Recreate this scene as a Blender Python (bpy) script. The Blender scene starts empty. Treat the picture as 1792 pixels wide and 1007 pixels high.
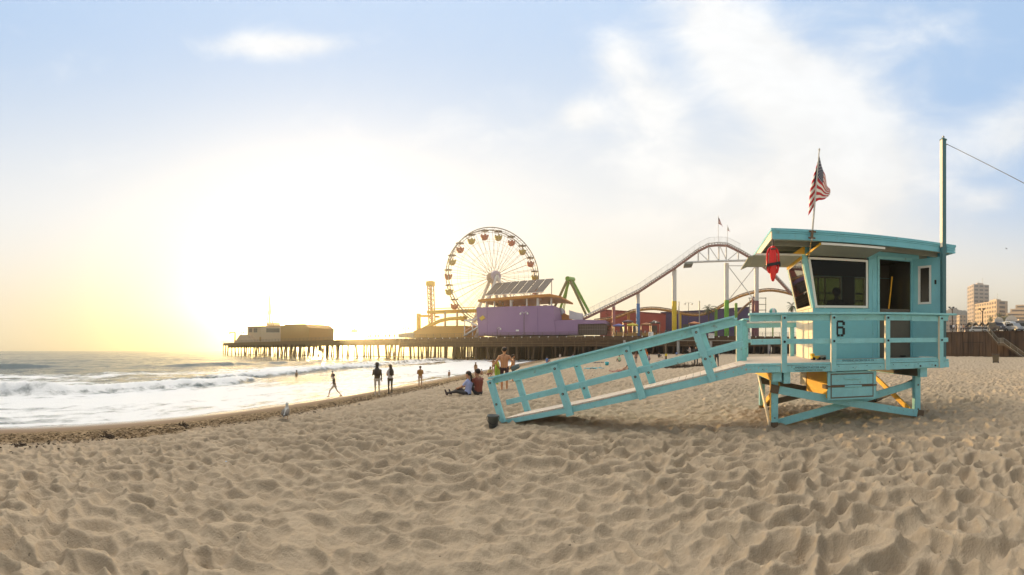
import bpy, bmesh, math, random
import numpy as np
from mathutils import Vector, Matrix, noise as mnoise
R = math.radians
C = bpy.context.scene.collection
SC = bpy.context.scene
# ------------------------------------------------------------------ camera
EYE = 1.6
cam = bpy.data.cameras.new('camera')
cam_o = bpy.data.objects.new('camera', cam); C.objects.link(cam_o)
cam_o.location = (0, 0, EYE); cam_o.rotation_euler = (R(90), 0, 0)
cam.type = 'PANO'; cam.panorama_type = 'CENTRAL_CYLINDRICAL'
cam.central_cylindrical_range_u_min = -1.28; cam.central_cylindrical_range_u_max = 1.28
cam.central_cylindrical_range_v_min = -0.5643; cam.central_cylindrical_range_v_max = 0.8743
cam.central_cylindrical_radius = 1.0
cam.clip_start = 0.05; cam.clip_end = 30000
SC.camera = cam_o
SC.view_settings.view_transform = 'Standard'; SC.view_settings.look = 'None'
SC.view_settings.exposure = 0.4; SC.view_settings.gamma = 1.0; SC.view_settings.use_curve_mapping = False
# ------------------------------------------------------------------ sun and sky
SUN_AZ = -0.48; SUN_EL = R(3.4)
sd = Vector((math.sin(SUN_AZ)*math.cos(SUN_EL), math.cos(SUN_AZ)*math.cos(SUN_EL), math.sin(SUN_EL)))
sl = bpy.data.lights.new('sun', 'SUN'); sun_o = bpy.data.objects.new('sun', sl); C.objects.link(sun_o)
sl.energy = 5.0; sl.angle = R(0.6); sl.color = (1.0, 0.66, 0.28)
sun_o.rotation_euler = sd.to_track_quat('Z', 'Y').to_euler(); sun_o.location = sd*300
W = bpy.data.worlds.new('World'); SC.world = W; W.use_nodes = True

class NB:
    """small helper for math inside a node tree"""
    def __init__(s, nt): s.nt = nt
    def new(s, t, **k):
        n = s.nt.nodes.new(t)
        for a, b in k.items(): setattr(n, a, b)
        return n
    def put(s, sock, v):
        if hasattr(v, 'is_output'): s.nt.links.new(v, sock)
        else: sock.default_value = v
    def m(s, op, *a, clamp=False):
        n = s.new('ShaderNodeMath', operation=op, use_clamp=clamp)
        for i, v in enumerate(a): s.put(n.inputs[i], v)
        return n.outputs[0]
    def add(s, *a):
        r = a[0]
        for b in a[1:]: r = s.m('ADD', r, b)
        return r
    def mul(s, *a):
        r = a[0]
        for b in a[1:]: r = s.m('MULTIPLY', r, b)
        return r
    def ramp(s, v, a, b, lo=0.0, hi=1.0, smooth=True):
        n = s.new('ShaderNodeMapRange', interpolation_type='SMOOTHSTEP' if smooth else 'LINEAR')
        s.put(n.inputs[0], v); s.put(n.inputs[1], a); s.put(n.inputs[2], b); s.put(n.inputs[3], lo); s.put(n.inputs[4], hi)
        return n.outputs[0]
    def mix(s, f, a, b, mode='MIX'):
        n = s.new('ShaderNodeMix', data_type='RGBA', blend_type=mode)
        s.put(n.inputs[0], f)
        for i, v in ((6, a), (7, b)):
            if not hasattr(v, 'is_output') and len(v) == 3: v = (*v, 1)
            s.put(n.inputs[i], v)
        return n.outputs[2]
    def scale(s, c, f):
        n = s.new('ShaderNodeVectorMath', operation='SCALE'); s.put(n.inputs[0], c); s.put(n.inputs[3], f); return n.outputs[0]
    def vadd(s, a, b):
        n = s.new('ShaderNodeVectorMath', operation='ADD'); s.put(n.inputs[0], a); s.put(n.inputs[1], b); return n.outputs[0]
    def noise(s, vec, scale, detail=4, rough=0.55, dist=0.0, dims='3D'):
        n = s.new('ShaderNodeTexNoise', noise_dimensions=dims)
        if vec is not None: s.put(n.inputs['Vector'], vec)
        n.inputs['Scale'].default_value = scale; n.inputs['Detail'].default_value = detail
        n.inputs['Roughness'].default_value = rough; n.inputs['Distortion'].default_value = dist
        return n.outputs['Fac']
    def mul_v(s, a, v):
        n = s.new('ShaderNodeVectorMath', operation='MULTIPLY'); s.put(n.inputs[0], a); n.inputs[1].default_value = v; return n.outputs[0]
    def comb(s, x, y, z):
        n = s.new('ShaderNodeCombineXYZ')
        for i, v in enumerate((x, y, z)): s.put(n.inputs[i], v)
        return n.outputs[0]

def build_world():
    nt = W.node_tree; nt.nodes.clear(); b = NB(nt)
    tc = b.new('ShaderNodeTexCoord').outputs['Generated']
    sp = b.new('ShaderNodeSeparateXYZ'); nt.links.new(tc, sp.inputs[0]); x, y, z = sp.outputs
    az = b.m('ARCTAN2', x, y)
    hr = b.m('SQRT', b.add(b.mul(x, x), b.mul(y, y), 1e-6))
    v = b.m('DIVIDE', z, hr)                                   # tangent of the elevation
    el = b.m('ARCTANGENT', v)
    sky = b.new('ShaderNodeTexSky', sky_type='NISHITA', sun_disc=False)
    sky.sun_elevation = R(6.0); sky.sun_rotation = SUN_AZ; sky.altitude = 0; sky.air_density = 1.0; sky.dust_density = 1.0; sky.ozone_density = 1.5
    col = sky.outputs[0]
    # clear air above the Nishita base: blue high up, whitening and warming towards the horizon, unseen sky behind the viewer toned to light the tower front
    side = b.ramp(az, 0.55, 1.4)
    up = b.ramp(b.add(el, b.mul(side, .26)), 0.28, 0.76)
    air = b.mix(up, (7.6, 7.6, 7.5), (3.55, 5.05, 7.25))
    warm = b.ramp(el, 0.0, 0.36, 1.0, 0.0)
    air = b.mix(b.mul(warm, 0.92), air, (9.2, 7.8, 5.5))
    back = b.mul(b.ramp(y, .25, -.45), b.ramp(el, -.05, .25))
    air = b.mix(back, air, (4.2, 4.7, 5.0))
    gold = b.mul(b.m('EXPONENT', b.mul(b.m('POWER', b.m('DIVIDE', el, .13), 2.0), -1.0)), b.m('EXPONENT', b.mul(b.m('POWER', b.m('DIVIDE', b.m('SUBTRACT', az, SUN_AZ), .65), 2.0), -1.0)))
    air = b.mix(b.mul(gold, .9), air, (9.0, 6.9, 2.3))
    air = b.mix(b.ramp(el, .74, 1.05), air, (1.3, 1.6, 2.1))
    # an unseen bright bank added above the frame to light the sand from the front
    fill_bank = b.mul(b.ramp(el, .73, .92), b.ramp(el, 1.45, 1.15), b.ramp(b.m('ABSOLUTE', b.m('SUBTRACT', az, -.25)), 1.35, .8), b.ramp(b.noise(b.scale(tc, 1.0), 3.0, 5, .6), .30, .55, .35, 1.0))
    col = b.mix(0.9, col, air)
    col = b.mix(fill_bank, col, (60, 54, 45))
    # glow of the air round the low sun
    dx = b.m('SUBTRACT', az, SUN_AZ); dy = b.m('SUBTRACT', el, R(2.2))
    d = b.m('SQRT', b.add(b.mul(dx, dx, 0.42), b.mul(dy, dy)))
    wide = b.m('EXPONENT', b.mul(b.m('DIVIDE', d, 0.075), -1.0))
    tight = b.m('EXPONENT', b.mul(b.m('DIVIDE', d, 0.035), -1.0))
    # clouds: soft masses gathered where the day has them
    def blob(cx, cy, rx, ry, rot, amp):
        a0 = (cx-896)/700; e0 = (612-cy)/700
        ex = b.m('SUBTRACT', az, a0); ey = b.m('SUBTRACT', v, e0); c, s_ = math.cos(rot), math.sin(rot)
        px = b.m('DIVIDE', b.add(b.mul(ex, c), b.mul(ey, s_)), rx/700)
        py = b.m('DIVIDE', b.add(b.mul(ex, -s_), b.mul(ey, c)), ry/700)
        return b.mul(b.m('EXPONENT', b.mul(b.add(b.mul(px, px), b.mul(py, py)), -1.0)), amp)
    m = None
    for q in ((490, 78, 135, 26, 0, 1.0), (1260, 60, 190, 75, -0.75, 1.05), (1400, 180, 210, 90, -0.75, .95), (1130, 165, 85, 60, -.6, .95),
              (1015, 200, 45, 30, 0, .75), (1080, 90, 60, 45, .3, .7), (1270, 310, 260, 85, -0.25, .85), (1500, 300, 190, 110, 0.25, .9),
              (1560, 80, 170, 110, .3, .55), (1790, 225, 90, 60, .5, 1.0), (1745, 350, 75, 22, .2, .6), (1180, 400, 260, 40, 0, .55),
              (700, 250, 380, 120, 0, .35), (60, 120, 260, 60, .2, .3), (2600, 100, 500, 200, 0, .8), (-900, 100, 500, 150, 0, .8)):
        g = blob(*q); m = g if m is None else b.add(m, g)
    cv = b.comb(az, b.mul(v, 1.7), 0.0)
    n1 = b.noise(cv, 4.2, 8, .58, .35); n2 = b.noise(cv, 1.9, 3, .5, .2)
    f = b.add(m, b.mul(b.m('SUBTRACT', n1, .5), 1.5), b.mul(b.m('SUBTRACT', n2, .5), .7))
    cl = b.ramp(f, 0.16, 1.22)
    tex = b.ramp(n1, .3, .7, 0.92, 1.04)
    ccol = b.mix(b.ramp(el, 0.05, .5), (8.2, 7.4, 6.5), (7.9, 7.85, 7.7))
    col = b.mix(b.mul(cl, .84), col, b.scale(ccol, tex))
    glow = b.vadd(b.scale(b.mix(b.ramp(el, .02, .17), (62, 46, 8), (62, 54, 36)), wide), b.scale((160, 140, 90), tight))
    col = b.vadd(col, glow)
    bg = b.new('ShaderNodeBackground'); nt.links.new(col, bg.inputs[0]); bg.inputs[1].default_value = 0.1
    out = b.new('ShaderNodeOutputWorld'); nt.links.new(bg.outputs[0], out.inputs[0])
build_world()
#@@MARK1
# ------------------------------------------------------------------ helpers
RNG = random.Random(7)
def tag(o, label=None, cat=None, group=None, kind=None):
    if label: o['label'] = label
    if cat: o['category'] = cat
    if group: o['group'] = group
    if kind: o['kind'] = kind
    return o
def thing(name, label, cat, loc=(0, 0, 0), group=None, rz=0.0):
    o = bpy.data.objects.new(name, None); C.objects.link(o)
    o.location = loc; o.rotation_euler = (0, 0, rz); o.empty_display_size = .2
    return tag(o, label, cat, group)
def copy_tree(o, parent=None):
    c = o.copy(); C.objects.link(c); c.parent = parent
    for ch in list(o.children): copy_tree(ch, c)
    return c
def pos(px, r, z=0.0):
    """a point at bearing of photo column px and distance r from the camera"""
    t = (px-896)/700
    return Vector((r*math.sin(t), r*math.cos(t), z))
def hgt(py, r): return EYE+(612-py)/700*r
MATS = {}
def mat(name, col, rough=.6, metal=0.0, var=.12, scale=3.0, bump=0.0, bscale=40.0, spec=.5, wear=None, wearamt=.0, coat=0.0):
    if name in MATS: return MATS[name]
    m = bpy.data.materials.new(name); m.use_nodes = True; nt = m.node_tree; b = NB(nt)
    p = nt.nodes['Principled BSDF']
    ob = b.new('ShaderNodeTexCoord').outputs['Object']
    n = b.noise(ob, scale, 5, .6)
    c = b.mix(n, tuple(v*(1-var) for v in col), tuple(min(1, v*(1+var)) for v in col))
    if wear:
        n2 = b.noise(ob, scale*2.3, 8, .65)
        c = b.mix(b.mul(b.ramp(n2, .60, .70), wearamt), c, wear)
        n3 = b.noise(ob, scale*7, 6, .7); c = b.mix(b.mul(b.ramp(n3, .66, .70), wearamt), c, tuple(v*.45 for v in wear))
        n4 = b.noise(b.mul_v(ob, (9, 9, .7)), scale*.9, 4, .6); c = b.mix(b.mul(b.ramp(n4, .55, .75), wearamt*.35), c, wear)
    nt.links.new(c, p.inputs['Base Color'])
    p.inputs['Roughness'].default_value = rough; p.inputs['Metallic'].default_value = metal
    p.inputs['Specular IOR Level'].default_value = spec
    if coat: p.inputs['Coat Weight'].default_value = coat
    if bump:
        bn = b.new('ShaderNodeBump'); bn.inputs['Strength'].default_value = bump; bn.inputs['Distance'].default_value = .02
        nt.links.new(b.noise(ob, bscale, 4, .6), bn.inputs['Height']); nt.links.new(bn.outputs[0], p.inputs['Normal'])
    MATS[name] = m
    return m
class MB:
    """collects shapes in world coordinates, then links them as ONE mesh"""
    def __init__(s): s.v = []; s.f = []; s.mi = []; s.sm = []
    def raw(s, vs, fs, mi=0, smooth=False):
        o = len(s.v); s.v += [tuple(p) for p in vs]; s.f += [tuple(i+o for i in f) for f in fs]; s.mi += [mi]*len(fs); s.sm += [smooth]*len(fs); return s
    def hexa(s, c, mi=0):   # 8 corners: bottom ring then top ring
        return s.raw(c, [(3, 2, 1, 0), (4, 5, 6, 7), (0, 1, 5, 4), (1, 2, 6, 5), (2, 3, 7, 6), (3, 0, 4, 7)], mi)
    def box(s, lo, hi, mi=0):
        (a, b, c), (d, e, f) = lo, hi
        return s.hexa([(a, b, c), (d, b, c), (d, e, c), (a, e, c), (a, b, f), (d, b, f), (d, e, f), (a, e, f)], mi)
    def beam(s, p, q, w, h, up=(0, 0, 1), mi=0, w2=None, h2=None):
        p, q = Vector(p), Vector(q); d = (q-p).normalized(); u = Vector(up)
        sd_ = d.cross(u)
        if sd_.length < 1e-4: sd_ = d.cross(Vector((1, 0, 0)))
        sd_.normalize(); u = sd_.cross(d).normalized()
        w2 = w if w2 is None else w2; h2 = h if h2 is None else h2
        c = []
        for pt, ww, hh in ((p, w, h), (q, w2, h2)):
            for i, j in ((-1, -1), (1, -1), (1, 1), (-1, 1)): c.append(pt+sd_*(ww/2*i)+u*(hh/2*j))
        return s.hexa(c, mi)
    def tube(s, pts, r, n=8, mi=0, smooth=True, caps=True):
        pts = [Vector(p) for p in pts]; rs = r if isinstance(r, (list, tuple)) else [r]*len(pts)
        rings = []; prev = None
        for i, p in enumerate(pts):
            d = (pts[min(i+1, len(pts)-1)]-pts[max(i-1, 0)]).normalized()
            if prev is None:
                prev = d.cross(Vector((0, 0, 1)))
                if prev.length < 1e-3: prev = d.cross(Vector((1, 0, 0)))
            prev = (prev-d*prev.dot(d)).normalized(); e = d.cross(prev)
            rings.append([p+(prev*math.cos(2*math.pi*k/n)+e*math.sin(2*math.pi*k/n))*rs[i] for k in range(n)])
        vs = [v for rg in rings for v in rg]; fs = []
        for i in range(len(pts)-1):
            for k in range(n): fs.append((i*n+k, i*n+(k+1) % n, (i+1)*n+(k+1) % n, (i+1)*n+k))
        s.raw(vs, fs, mi, smooth)
        if caps: 
            s.raw(rings[0], [tuple(range(n-1, -1, -1))], mi); s.raw(rings[-1], [tuple(range(n))], mi)
        return s
    def lathe(s, c, prof, n=16, mi=0, smooth=True):
        c = Vector(c); vs = []; fs = []
        for r, z in prof:
            for k in range(n): vs.append(c+Vector((r*math.cos(2*math.pi*k/n), r*math.sin(2*math.pi*k/n), z)))
        for i in range(len(prof)-1):
            for k in range(n): fs.append((i*n+k, i*n+(k+1) % n, (i+1)*n+(k+1) % n, (i+1)*n+k))
        return s.raw(vs, fs, mi, smooth)
    def ell(s, c, rad, n=12, m=8, mi=0, rot=None):
        c = Vector(c); vs = []; fs = []
        for i in range(m+1):
            t = math.pi*i/m
            for k in range(n):
                a = 2*math.pi*k/n; p = Vector((rad[0]*math.sin(t)*math.cos(a), rad[1]*math.sin(t)*math.sin(a), rad[2]*math.cos(t)))
                if rot is not None: p = rot @ p
                vs.append(c+p)
        for i in range(m):
            for k in range(n): fs.append((i*n+k, (i+1)*n+k, (i+1)*n+(k+1) % n, i*n+(k+1) % n))
        return s.raw(vs, fs, mi, True)
    def prism(s, ring, off, mi=0):
        n = len(ring); off = Vector(off); r0 = [Vector(p) for p in ring]; r1 = [p+off for p in r0]
        fs = [tuple(range(n-1, -1, -1)), tuple(range(n, 2*n))]+[(i, (i+1) % n, n+(i+1) % n, n+i) for i in range(n)]
        return s.raw(r0+r1, fs, mi)
    def build(s, name, m, parent=None, local=False, bevel=0.0, label=None):
        me = bpy.data.meshes.new(name); o = bpy.data.objects.new(name, me); C.objects.link(o)
        off = Vector((0, 0, 0))
        if parent is not None:
            o.parent = parent
            if not local:
                root = parent
                while root.parent: root = root.parent
                off = root.location
        elif not local and s.v:
            a = np.array(s.v); off = Vector((*((a.min(0)+a.max(0))/2)[:2], a[:, 2].min())); o.location = off
        me.from_pydata([(v[0]-off[0], v[1]-off[1], v[2]-off[2]) for v in s.v], [], s.f)
        for x in (m if isinstance(m, (list, tuple)) else [m]): me.materials.append(x)
        me.polygons.foreach_set('material_index', s.mi); me.polygons.foreach_set('use_smooth', s.sm); me.update()
        bm = bmesh.new(); bm.from_mesh(me); bmesh.ops.recalc_face_normals(bm, faces=bm.faces); bm.to_mesh(me); bm.free()
        if bevel:
            bv = o.modifiers.new('bevel', 'BEVEL'); bv.width = bevel; bv.segments = 2; bv.limit_method = 'ANGLE'
        if label: o['label'] = label
        return o
# ------------------------------------------------------------------ sand
SEA = -1.4
def shore(y): return -15.7+0.205*y
def np_hash(ix, iy, k):
    h = (ix.astype(np.int64)*374761393+iy.astype(np.int64)*668265263+k*1442695041) & 0x7fffffff
    h = ((h ^ (h >> 13))*1274126177) & 0x7fffffff
    return ((h ^ (h >> 16)) & 0xffffff)/float(0xffffff)
def vnoise(x, y, k=0):
    ix, iy = np.floor(x), np.floor(y); fx, fy = x-ix, y-iy; ux, uy = fx*fx*fx*(fx*(fx*6-15)+10), fy*fy*fy*(fy*(fy*6-15)+10)
    a, b_, c, d = np_hash(ix, iy, k), np_hash(ix+1, iy, k), np_hash(ix, iy+1, k), np_hash(ix+1, iy+1, k)
    return (a*(1-ux)+b_*ux)*(1-uy)+(c*(1-ux)+d*ux)*uy-.5
def fbm(x, y, k=0, o=4, g=.5):
    r = 0; a = 1.
    for i in range(o): r = r+a*vnoise(x, y, k+i*17); x = x*2.03+11.3; y = y*2.03+5.7; a *= g
    return r
def bowls(x, y, k=0, soft=9.0):
    """trampled sand: rounded hollows meeting in crests (smooth minimum of squared distances to scattered, stretched prints)"""
    ix, iy = np.floor(x), np.floor(y); acc = 0
    for dx in (-2, -1, 0, 1, 2):
        for dy in (-2, -1, 0, 1, 2):
            jx, jy = ix+dx, iy+dy
            px = jx+np_hash(jx, jy, k); py = jy+np_hash(jx, jy, k+1); an = np_hash(jx, jy, k+2)*math.pi; st = 1.0+1.1*np_hash(jx, jy, k+3); dep = .35*np_hash(jx, jy, k+4)
            ex, ey = x-px, y-py; ca, sa = np.cos(an), np.sin(an)
            u, w = ex*ca+ey*sa, -ex*sa+ey*ca
            acc = acc+np.exp(-soft*(u*u/st+w*w*st*.9+dep))
    return -np.log(acc+1e-9)/soft
def sand_base(x, y):
    s = x-shore(y)
    t = np.clip(s/7.0, -3, 1); z = SEA+t*0.9
    t2 = np.clip((s-7)/8.0, 0, 1); z = z+.5*(t2*(2-t2))
    r = np.hypot(x, y)
    z = z+0.5*np.clip((r-45)/60, 0, 1)*np.clip((s-14)/25, 0, 1)*np.clip(1.3-np.arctan2(x, y)*1.0, 0, 1)
    return z
def sand_h(x, y):
    x = np.asarray(x, float); y = np.asarray(y, float)
    s = x-shore(y); r = np.hypot(x, y); z = sand_base(x, y)
    k = np.clip((s-5.5+1.2*fbm(x*.5, y*.5, 91, 3))/3.0, 0, 1)
    wx = x+.16*fbm(x*1.6, y*1.3, 3, 3); wy = y+.16*fbm(x*1.6, y*1.3, 23, 3)
    f1 = bowls(wx/.235, wy/.185, 5, 13.0); f2 = bowls(wx/.15+7, wy/.13, 50, 12.0)
    amp = .55+.45*np.clip(.5+1.3*fbm(x*.35, y*.35, 71, 3), 0, 1)
    d = amp*(.30*np.clip(f1, -.2, .6)+.05*np.clip(f2, -.25, .8))+.028*fbm(x*.55, y*.7, 31, 4)+.022*fbm(x*5, y*5, 41, 4, .6)+.010*fbm(x*16, y*16, 43, 2)
    rough = np.clip((s-3.2+.8*fbm(x*.6, y*.6, 93, 3))/1.6, 0, 1)*(1-k)
    d2 = .10*fbm(x*2.6, y*2.6, 61, 5, .65)+.03*np.clip(f2, -.2, .8)
    wet = .012*fbm(x*.8, y*.8, 81, 3)
    # drifts against the tower's feet and the ramp's end
    return z+d*k+d2*rough+wet*(1-k)-.035*k
def grid_mesh(name, X, Y, Z, m, attrs=None):
    nr, nc = X.shape; me = bpy.data.meshes.new(name)
    me.vertices.add(nr*nc); co = np.empty((nr*nc, 3), np.float32); co[:, 0] = X.ravel(); co[:, 1] = Y.ravel(); co[:, 2] = Z.ravel()
    me.vertices.foreach_set('co', co.ravel())
    i = np.arange((nr-1)*(nc-1)); rr, cc = i//(nc-1), i % (nc-1); a = rr*nc+cc
    q = np.stack([a, a+1, a+nc+1, a+nc], 1).astype(np.int32)
    me.loops.add(q.size); me.loops.foreach_set('vertex_index', q.ravel())
    me.polygons.add(len(q)); me.polygons.foreach_set('loop_start', np.arange(0, q.size, 4, dtype=np.int32)); me.polygons.foreach_set('loop_total', np.full(len(q), 4, np.int32))
    me.polygons.foreach_set('use_smooth', np.ones(len(q), bool)); me.update(calc_edges=True)
    for k, v in (attrs or {}).items():
        at = me.attributes.new(k, 'FLOAT', 'POINT'); at.data.foreach_set('value', v.ravel().astype(np.float32))
    me.materials.append(m); o = bpy.data.objects.new(name, me); C.objects.link(o); return o
def sand_material():
    m = bpy.data.materials.new('sand'); m.use_nodes = True; nt = m.node_tree; b = NB(nt); p = nt.nodes['Principled BSDF']
    g = b.new('ShaderNodeNewGeometry').outputs['Position']; sp = b.new('ShaderNodeSeparateXYZ'); nt.links.new(g, sp.inputs[0]); x, y, z = sp.outputs
    s = b.add(x, 15.7, b.mul(y, -.205)); big = b.noise(g, .6, 4, .6); mid = b.noise(g, 3.5, 5, .6); fine = b.noise(g, 260, 2, .7)
    dry = b.mix(mid, (.355, .28, .198), (.465, .378, .275)); dry = b.mix(b.ramp(fine, .62, .75), dry, (.20, .15, .11)); dry = b.mix(b.ramp(fine, .30, .22), dry, (.75, .66, .54))
    spk = b.ramp(b.noise(g, 21, 2, .5), .735, .76); dry = b.mix(b.mul(spk, .7), dry, (.08, .06, .045))
    damp = b.mix(b.ramp(b.noise(g, 7, 6, .7), .42, .60), (.085, .055, .028), (.33, .24, .145)); wet = b.mix(mid, (.20, .135, .085), (.26, .18, .115))
    sw = b.add(s, b.mul(b.m('SUBTRACT', big, .5), 3.0))
    c = b.mix(b.ramp(sw, 6.3, 7.6), damp, dry); c = b.mix(b.ramp(sw, 2.6, 3.8), wet, c)
    nt.links.new(c, p.inputs['Base Color'])
    nt.links.new(b.ramp(s, .3, 3.0, .12, .95), p.inputs['Roughness']); nt.links.new(b.ramp(s, .5, 3.5, .5, .08), p.inputs['Specular IOR Level'])
    bn = b.new('ShaderNodeBump'); bn.inputs['Strength'].default_value = .7; bn.inputs['Distance'].default_value = .022
    h = b.add(b.noise(g, 35, 4, .65), b.mul(fine, .30), b.mul(b.noise(g, 11, 3, .6), .6)); nt.links.new(b.mul(h, b.ramp(s, 2.5, 5)), bn.inputs['Height']); nt.links.new(bn.outputs[0], p.inputs['Normal'])
    return m
TH = np.concatenate([np.linspace(-1.75, -1.33, 60, endpoint=False), np.linspace(-1.33, 1.33, 1250), np.linspace(1.33, 1.9, 70)[1:]])
RR = np.concatenate([np.linspace(.6, 2.4, 40, endpoint=False), np.geomspace(2.4, 30, 620, endpoint=False), np.geomspace(30, 190, 130)])
TT, RG = np.meshgrid(TH, RR); X, Y = RG*np.sin(TT), RG*np.cos(TT); Z = sand_h(X, Y)
tag(grid_mesh('beach', X, Y, Z, sand_material()), kind='structure')
def gz(x, y): return float(sand_h(np.array([x]), np.array([y]))[0])
# ------------------------------------------------------------------ sea
def sea_fields(x, y):
    s = x-shore(y); r = np.hypot(x, y); z = np.zeros_like(x); foam = np.zeros_like(x)
    wig = 3.0*fbm(x*.02+3, y*.02, 101, 3)
    # ordinary swell and chop out at sea
    off = np.clip((-s-3)/25, 0, 1); cal = np.clip(1-(r-250)/1200, .12, 1)
    n = fbm(x*.045+s*.02, y*.018, 111, 4); z += off*cal*.5*n+off*cal*.28*fbm(x*.3, y*.14, 121, 4)+.035*fbm(x*.9, y*.5, 131, 3)*np.clip(-s/4, 0, 1)
    def crest(sc, y0, y1, h, w, fo, fk, soft=6.0, slant=0.0):
        nonlocal z, foam
        lat = 1/(1+np.exp(-(y-y0)/soft*4))*1/(1+np.exp((y-y1)/soft*4))
        u = (s-sc-slant*(y-y0)-1.2*fbm(y*.12, x*.02, fk, 3)-.4*fbm(x*.5, y*.5, fk+3, 3))/w
        front = np.where(u > 0, np.exp(-(u*2.2)**2), np.exp(-(u*.55)**2))
        z += h*front*lat
        if fo: 
            tail = np.where(u > 0, np.exp(-(u*1.6)**2), np.exp(u*.20))
            foam = np.maximum(foam, fo*lat*tail)
            z += .10*front*lat*fbm(x*2.5, y*2.5, fk+9, 4)*(h > .3)
    crest(-7.0, -30, 11, .75, 1.1, 1.0, 201, 3, -.1)
    crest(-10.8, 10, 33, .55, 1.2, .95, 231, 4, -.2)
    crest(-19, 30, 75, .55, 1.6, .9, 261, 8, -.1)
    crest(-3.6, -30, 12.5, .22, .8, 0, 281, 3, .12)
    crest(-53, -60, 27, .8, 3.0, 0, 301, 12); crest(-46, 40, 85, .5, 3.0, .0, 321, 12)
    crest(-27, 55, 120, .7, 2.5, .6, 341, 14)
    surf = np.clip((s+42)/14, 0, 1)*np.clip((-s+1)/1.5, 0, 1)
    f2 = surf*(.60+.75*fbm(s*.09+7, y*.03, 401, 4)+.35*fbm(x*.5, y*.3, 411, 4))
    f3 = np.clip((s+15)/5, 0, 1)*np.clip((-s+.6)/1.2, 0, 1)*(.56+.6*fbm(s*.35, y*.06, 405, 4)); foam = np.maximum(foam, np.maximum(f2, f3))
    edge = np.exp(-((s+.25-.5*fbm(y*.3, x*.1, 421, 3))/.35)**2); foam = np.maximum(foam, .85*edge)
    return z, np.clip(foam, 0, 1)
def sea_material():
    m = bpy.data.materials.new('sea_water'); m.use_nodes = True; nt = m.node_tree; b = NB(nt); p = nt.nodes['Principled BSDF']
    g = b.new('ShaderNodeNewGeometry').outputs['Position']; at = b.new('ShaderNodeAttribute', attribute_name='foam').outputs['Fac']
    sp = b.new('ShaderNodeSeparateXYZ'); nt.links.new(g, sp.inputs[0]); x, y, z = sp.outputs
    st = b.comb(b.mul(x, 1.0), b.mul(y, .45), 0.0)
    n = b.noise(st, 1.3, 6, .65, .4); f = b.ramp(b.add(at, b.mul(b.m('SUBTRACT', n, .5), 1.1)), .34, .72)
    p.inputs['Base Color'].default_value = (.030, .060, .062, 1); p.inputs['Roughness'].default_value = .11; p.inputs['IOR'].default_value = 1.33
    bn = b.new('ShaderNodeBump'); bn.inputs['Strength'].default_value = .8; bn.inputs['Distance'].default_value = .35
    h = b.add(b.mul(b.noise(st, .9, 5, .6), 1.0), b.mul(b.noise(st, 4.5, 3, .6), .22)); nt.links.new(h, bn.inputs['Height']); nt.links.new(bn.outputs[0], p.inputs['Normal'])
    w = b.new('ShaderNodeBsdfPrincipled'); w.inputs['Base Color'].default_value = (.80, .81, .82, 1); w.inputs['Roughness'].default_value = .55
    b2 = b.new('ShaderNodeBump'); b2.inputs['Strength'].default_value = .6; b2.inputs['Distance'].default_value = .15; nt.links.new(b.noise(g, 6, 5, .7), b2.inputs['Height']); nt.links.new(b2.outputs[0], w.inputs['Normal'])
    mx = b.new('ShaderNodeMixShader'); nt.links.new(f, mx.inputs[0]); nt.links.new(p.outputs[0], mx.inputs[1]); nt.links.new(w.outputs[0], mx.inputs[2])
    nt.links.new(mx.outputs[0], nt.nodes['Material Output'].inputs['Surface'])
    return m
TH2 = np.concatenate([np.linspace(-2.3, -1.35, 60, endpoint=False), np.linspace(-1.35, .3, 800), np.linspace(.3, 1.0, 60)[1:]])
RR2 = np.concatenate([np.geomspace(8, 120, 420, endpoint=False), np.geomspace(120, 600, 130, endpoint=False), np.geomspace(600, 800, 20)])
TT, RG = np.meshgrid(TH2, RR2); RG = np.minimum(RG, np.where(np.cos(TT) > .05, 515/np.maximum(np.cos(TT), .05), 800)); X, Y = RG*np.sin(TT), RG*np.cos(TT); zz, fo = sea_fields(X, Y)
s_ = X-shore(Y); shal = np.clip(-s_/3.0, -1, 1)
Z = SEA+.0+zz*np.clip(-s_/2.5, 0, 1)-.25*np.clip(s_-.3, 0, 3)
tag(grid_mesh('sea', X, Y, Z, sea_material(), {'foam': fo}), kind='structure')
#@@MARK2
# ------------------------------------------------------------------ lifeguard tower
TO = Vector((4.95, 6.44, 0)); TX = Vector((.8932, -.4496, 0)); TY = Vector((.4496, .8932, 0))
def T(a, b, z):
    k = min(max((z-.9)/.4, 0), 1)*(a*(.012+.018*min(max((z-1.4)/.9, 0), 1))+.03*(b+.33))
    p = TO+TX*a+TY*b; return Vector((p.x, p.y, z+k))
M_TEAL = mat('teal_paint', (.26, .595, .645), .42, var=.2, scale=5, bump=.25, bscale=55, wear=(.22, .20, .16), wearamt=.55)
M_TEAL2 = mat('teal_panel_paint', (.215, .55, .635), .38, var=.16, scale=2.2, bump=.12, bscale=30, wear=(.30, .42, .42), wearamt=.35)
M_ROOF = mat('roof_teal_paint', (.165, .48, .58), .42, var=.14, scale=3, bump=.2, wear=(.16, .15, .13), wearamt=.5)
M_OLIVE = mat('aged_olive_board', (.27, .28, .235), .7, var=.12, scale=2)
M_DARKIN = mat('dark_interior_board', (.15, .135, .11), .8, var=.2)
M_WHITE = mat('white_frame_and_lit_cap_paint', (.78, .77, .73), .45, var=.05)
M_CREAM = mat('cream_and_sunlit_tint', (.80, .70, .54), .6, var=.08, scale=4)  # back window frames, and warm sunlight painted on left-facing tower parts
M_YEL = mat('ochre_and_sunlit_tint', (.78, .44, .035), .5, var=.10, scale=4)  # yellow objects, and low sunlight painted on left-facing tower parts
M_DECK = mat('bleached_deck_board', (.66, .55, .47), .75, var=.15, scale=6, bump=.4, bscale=25)
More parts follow.
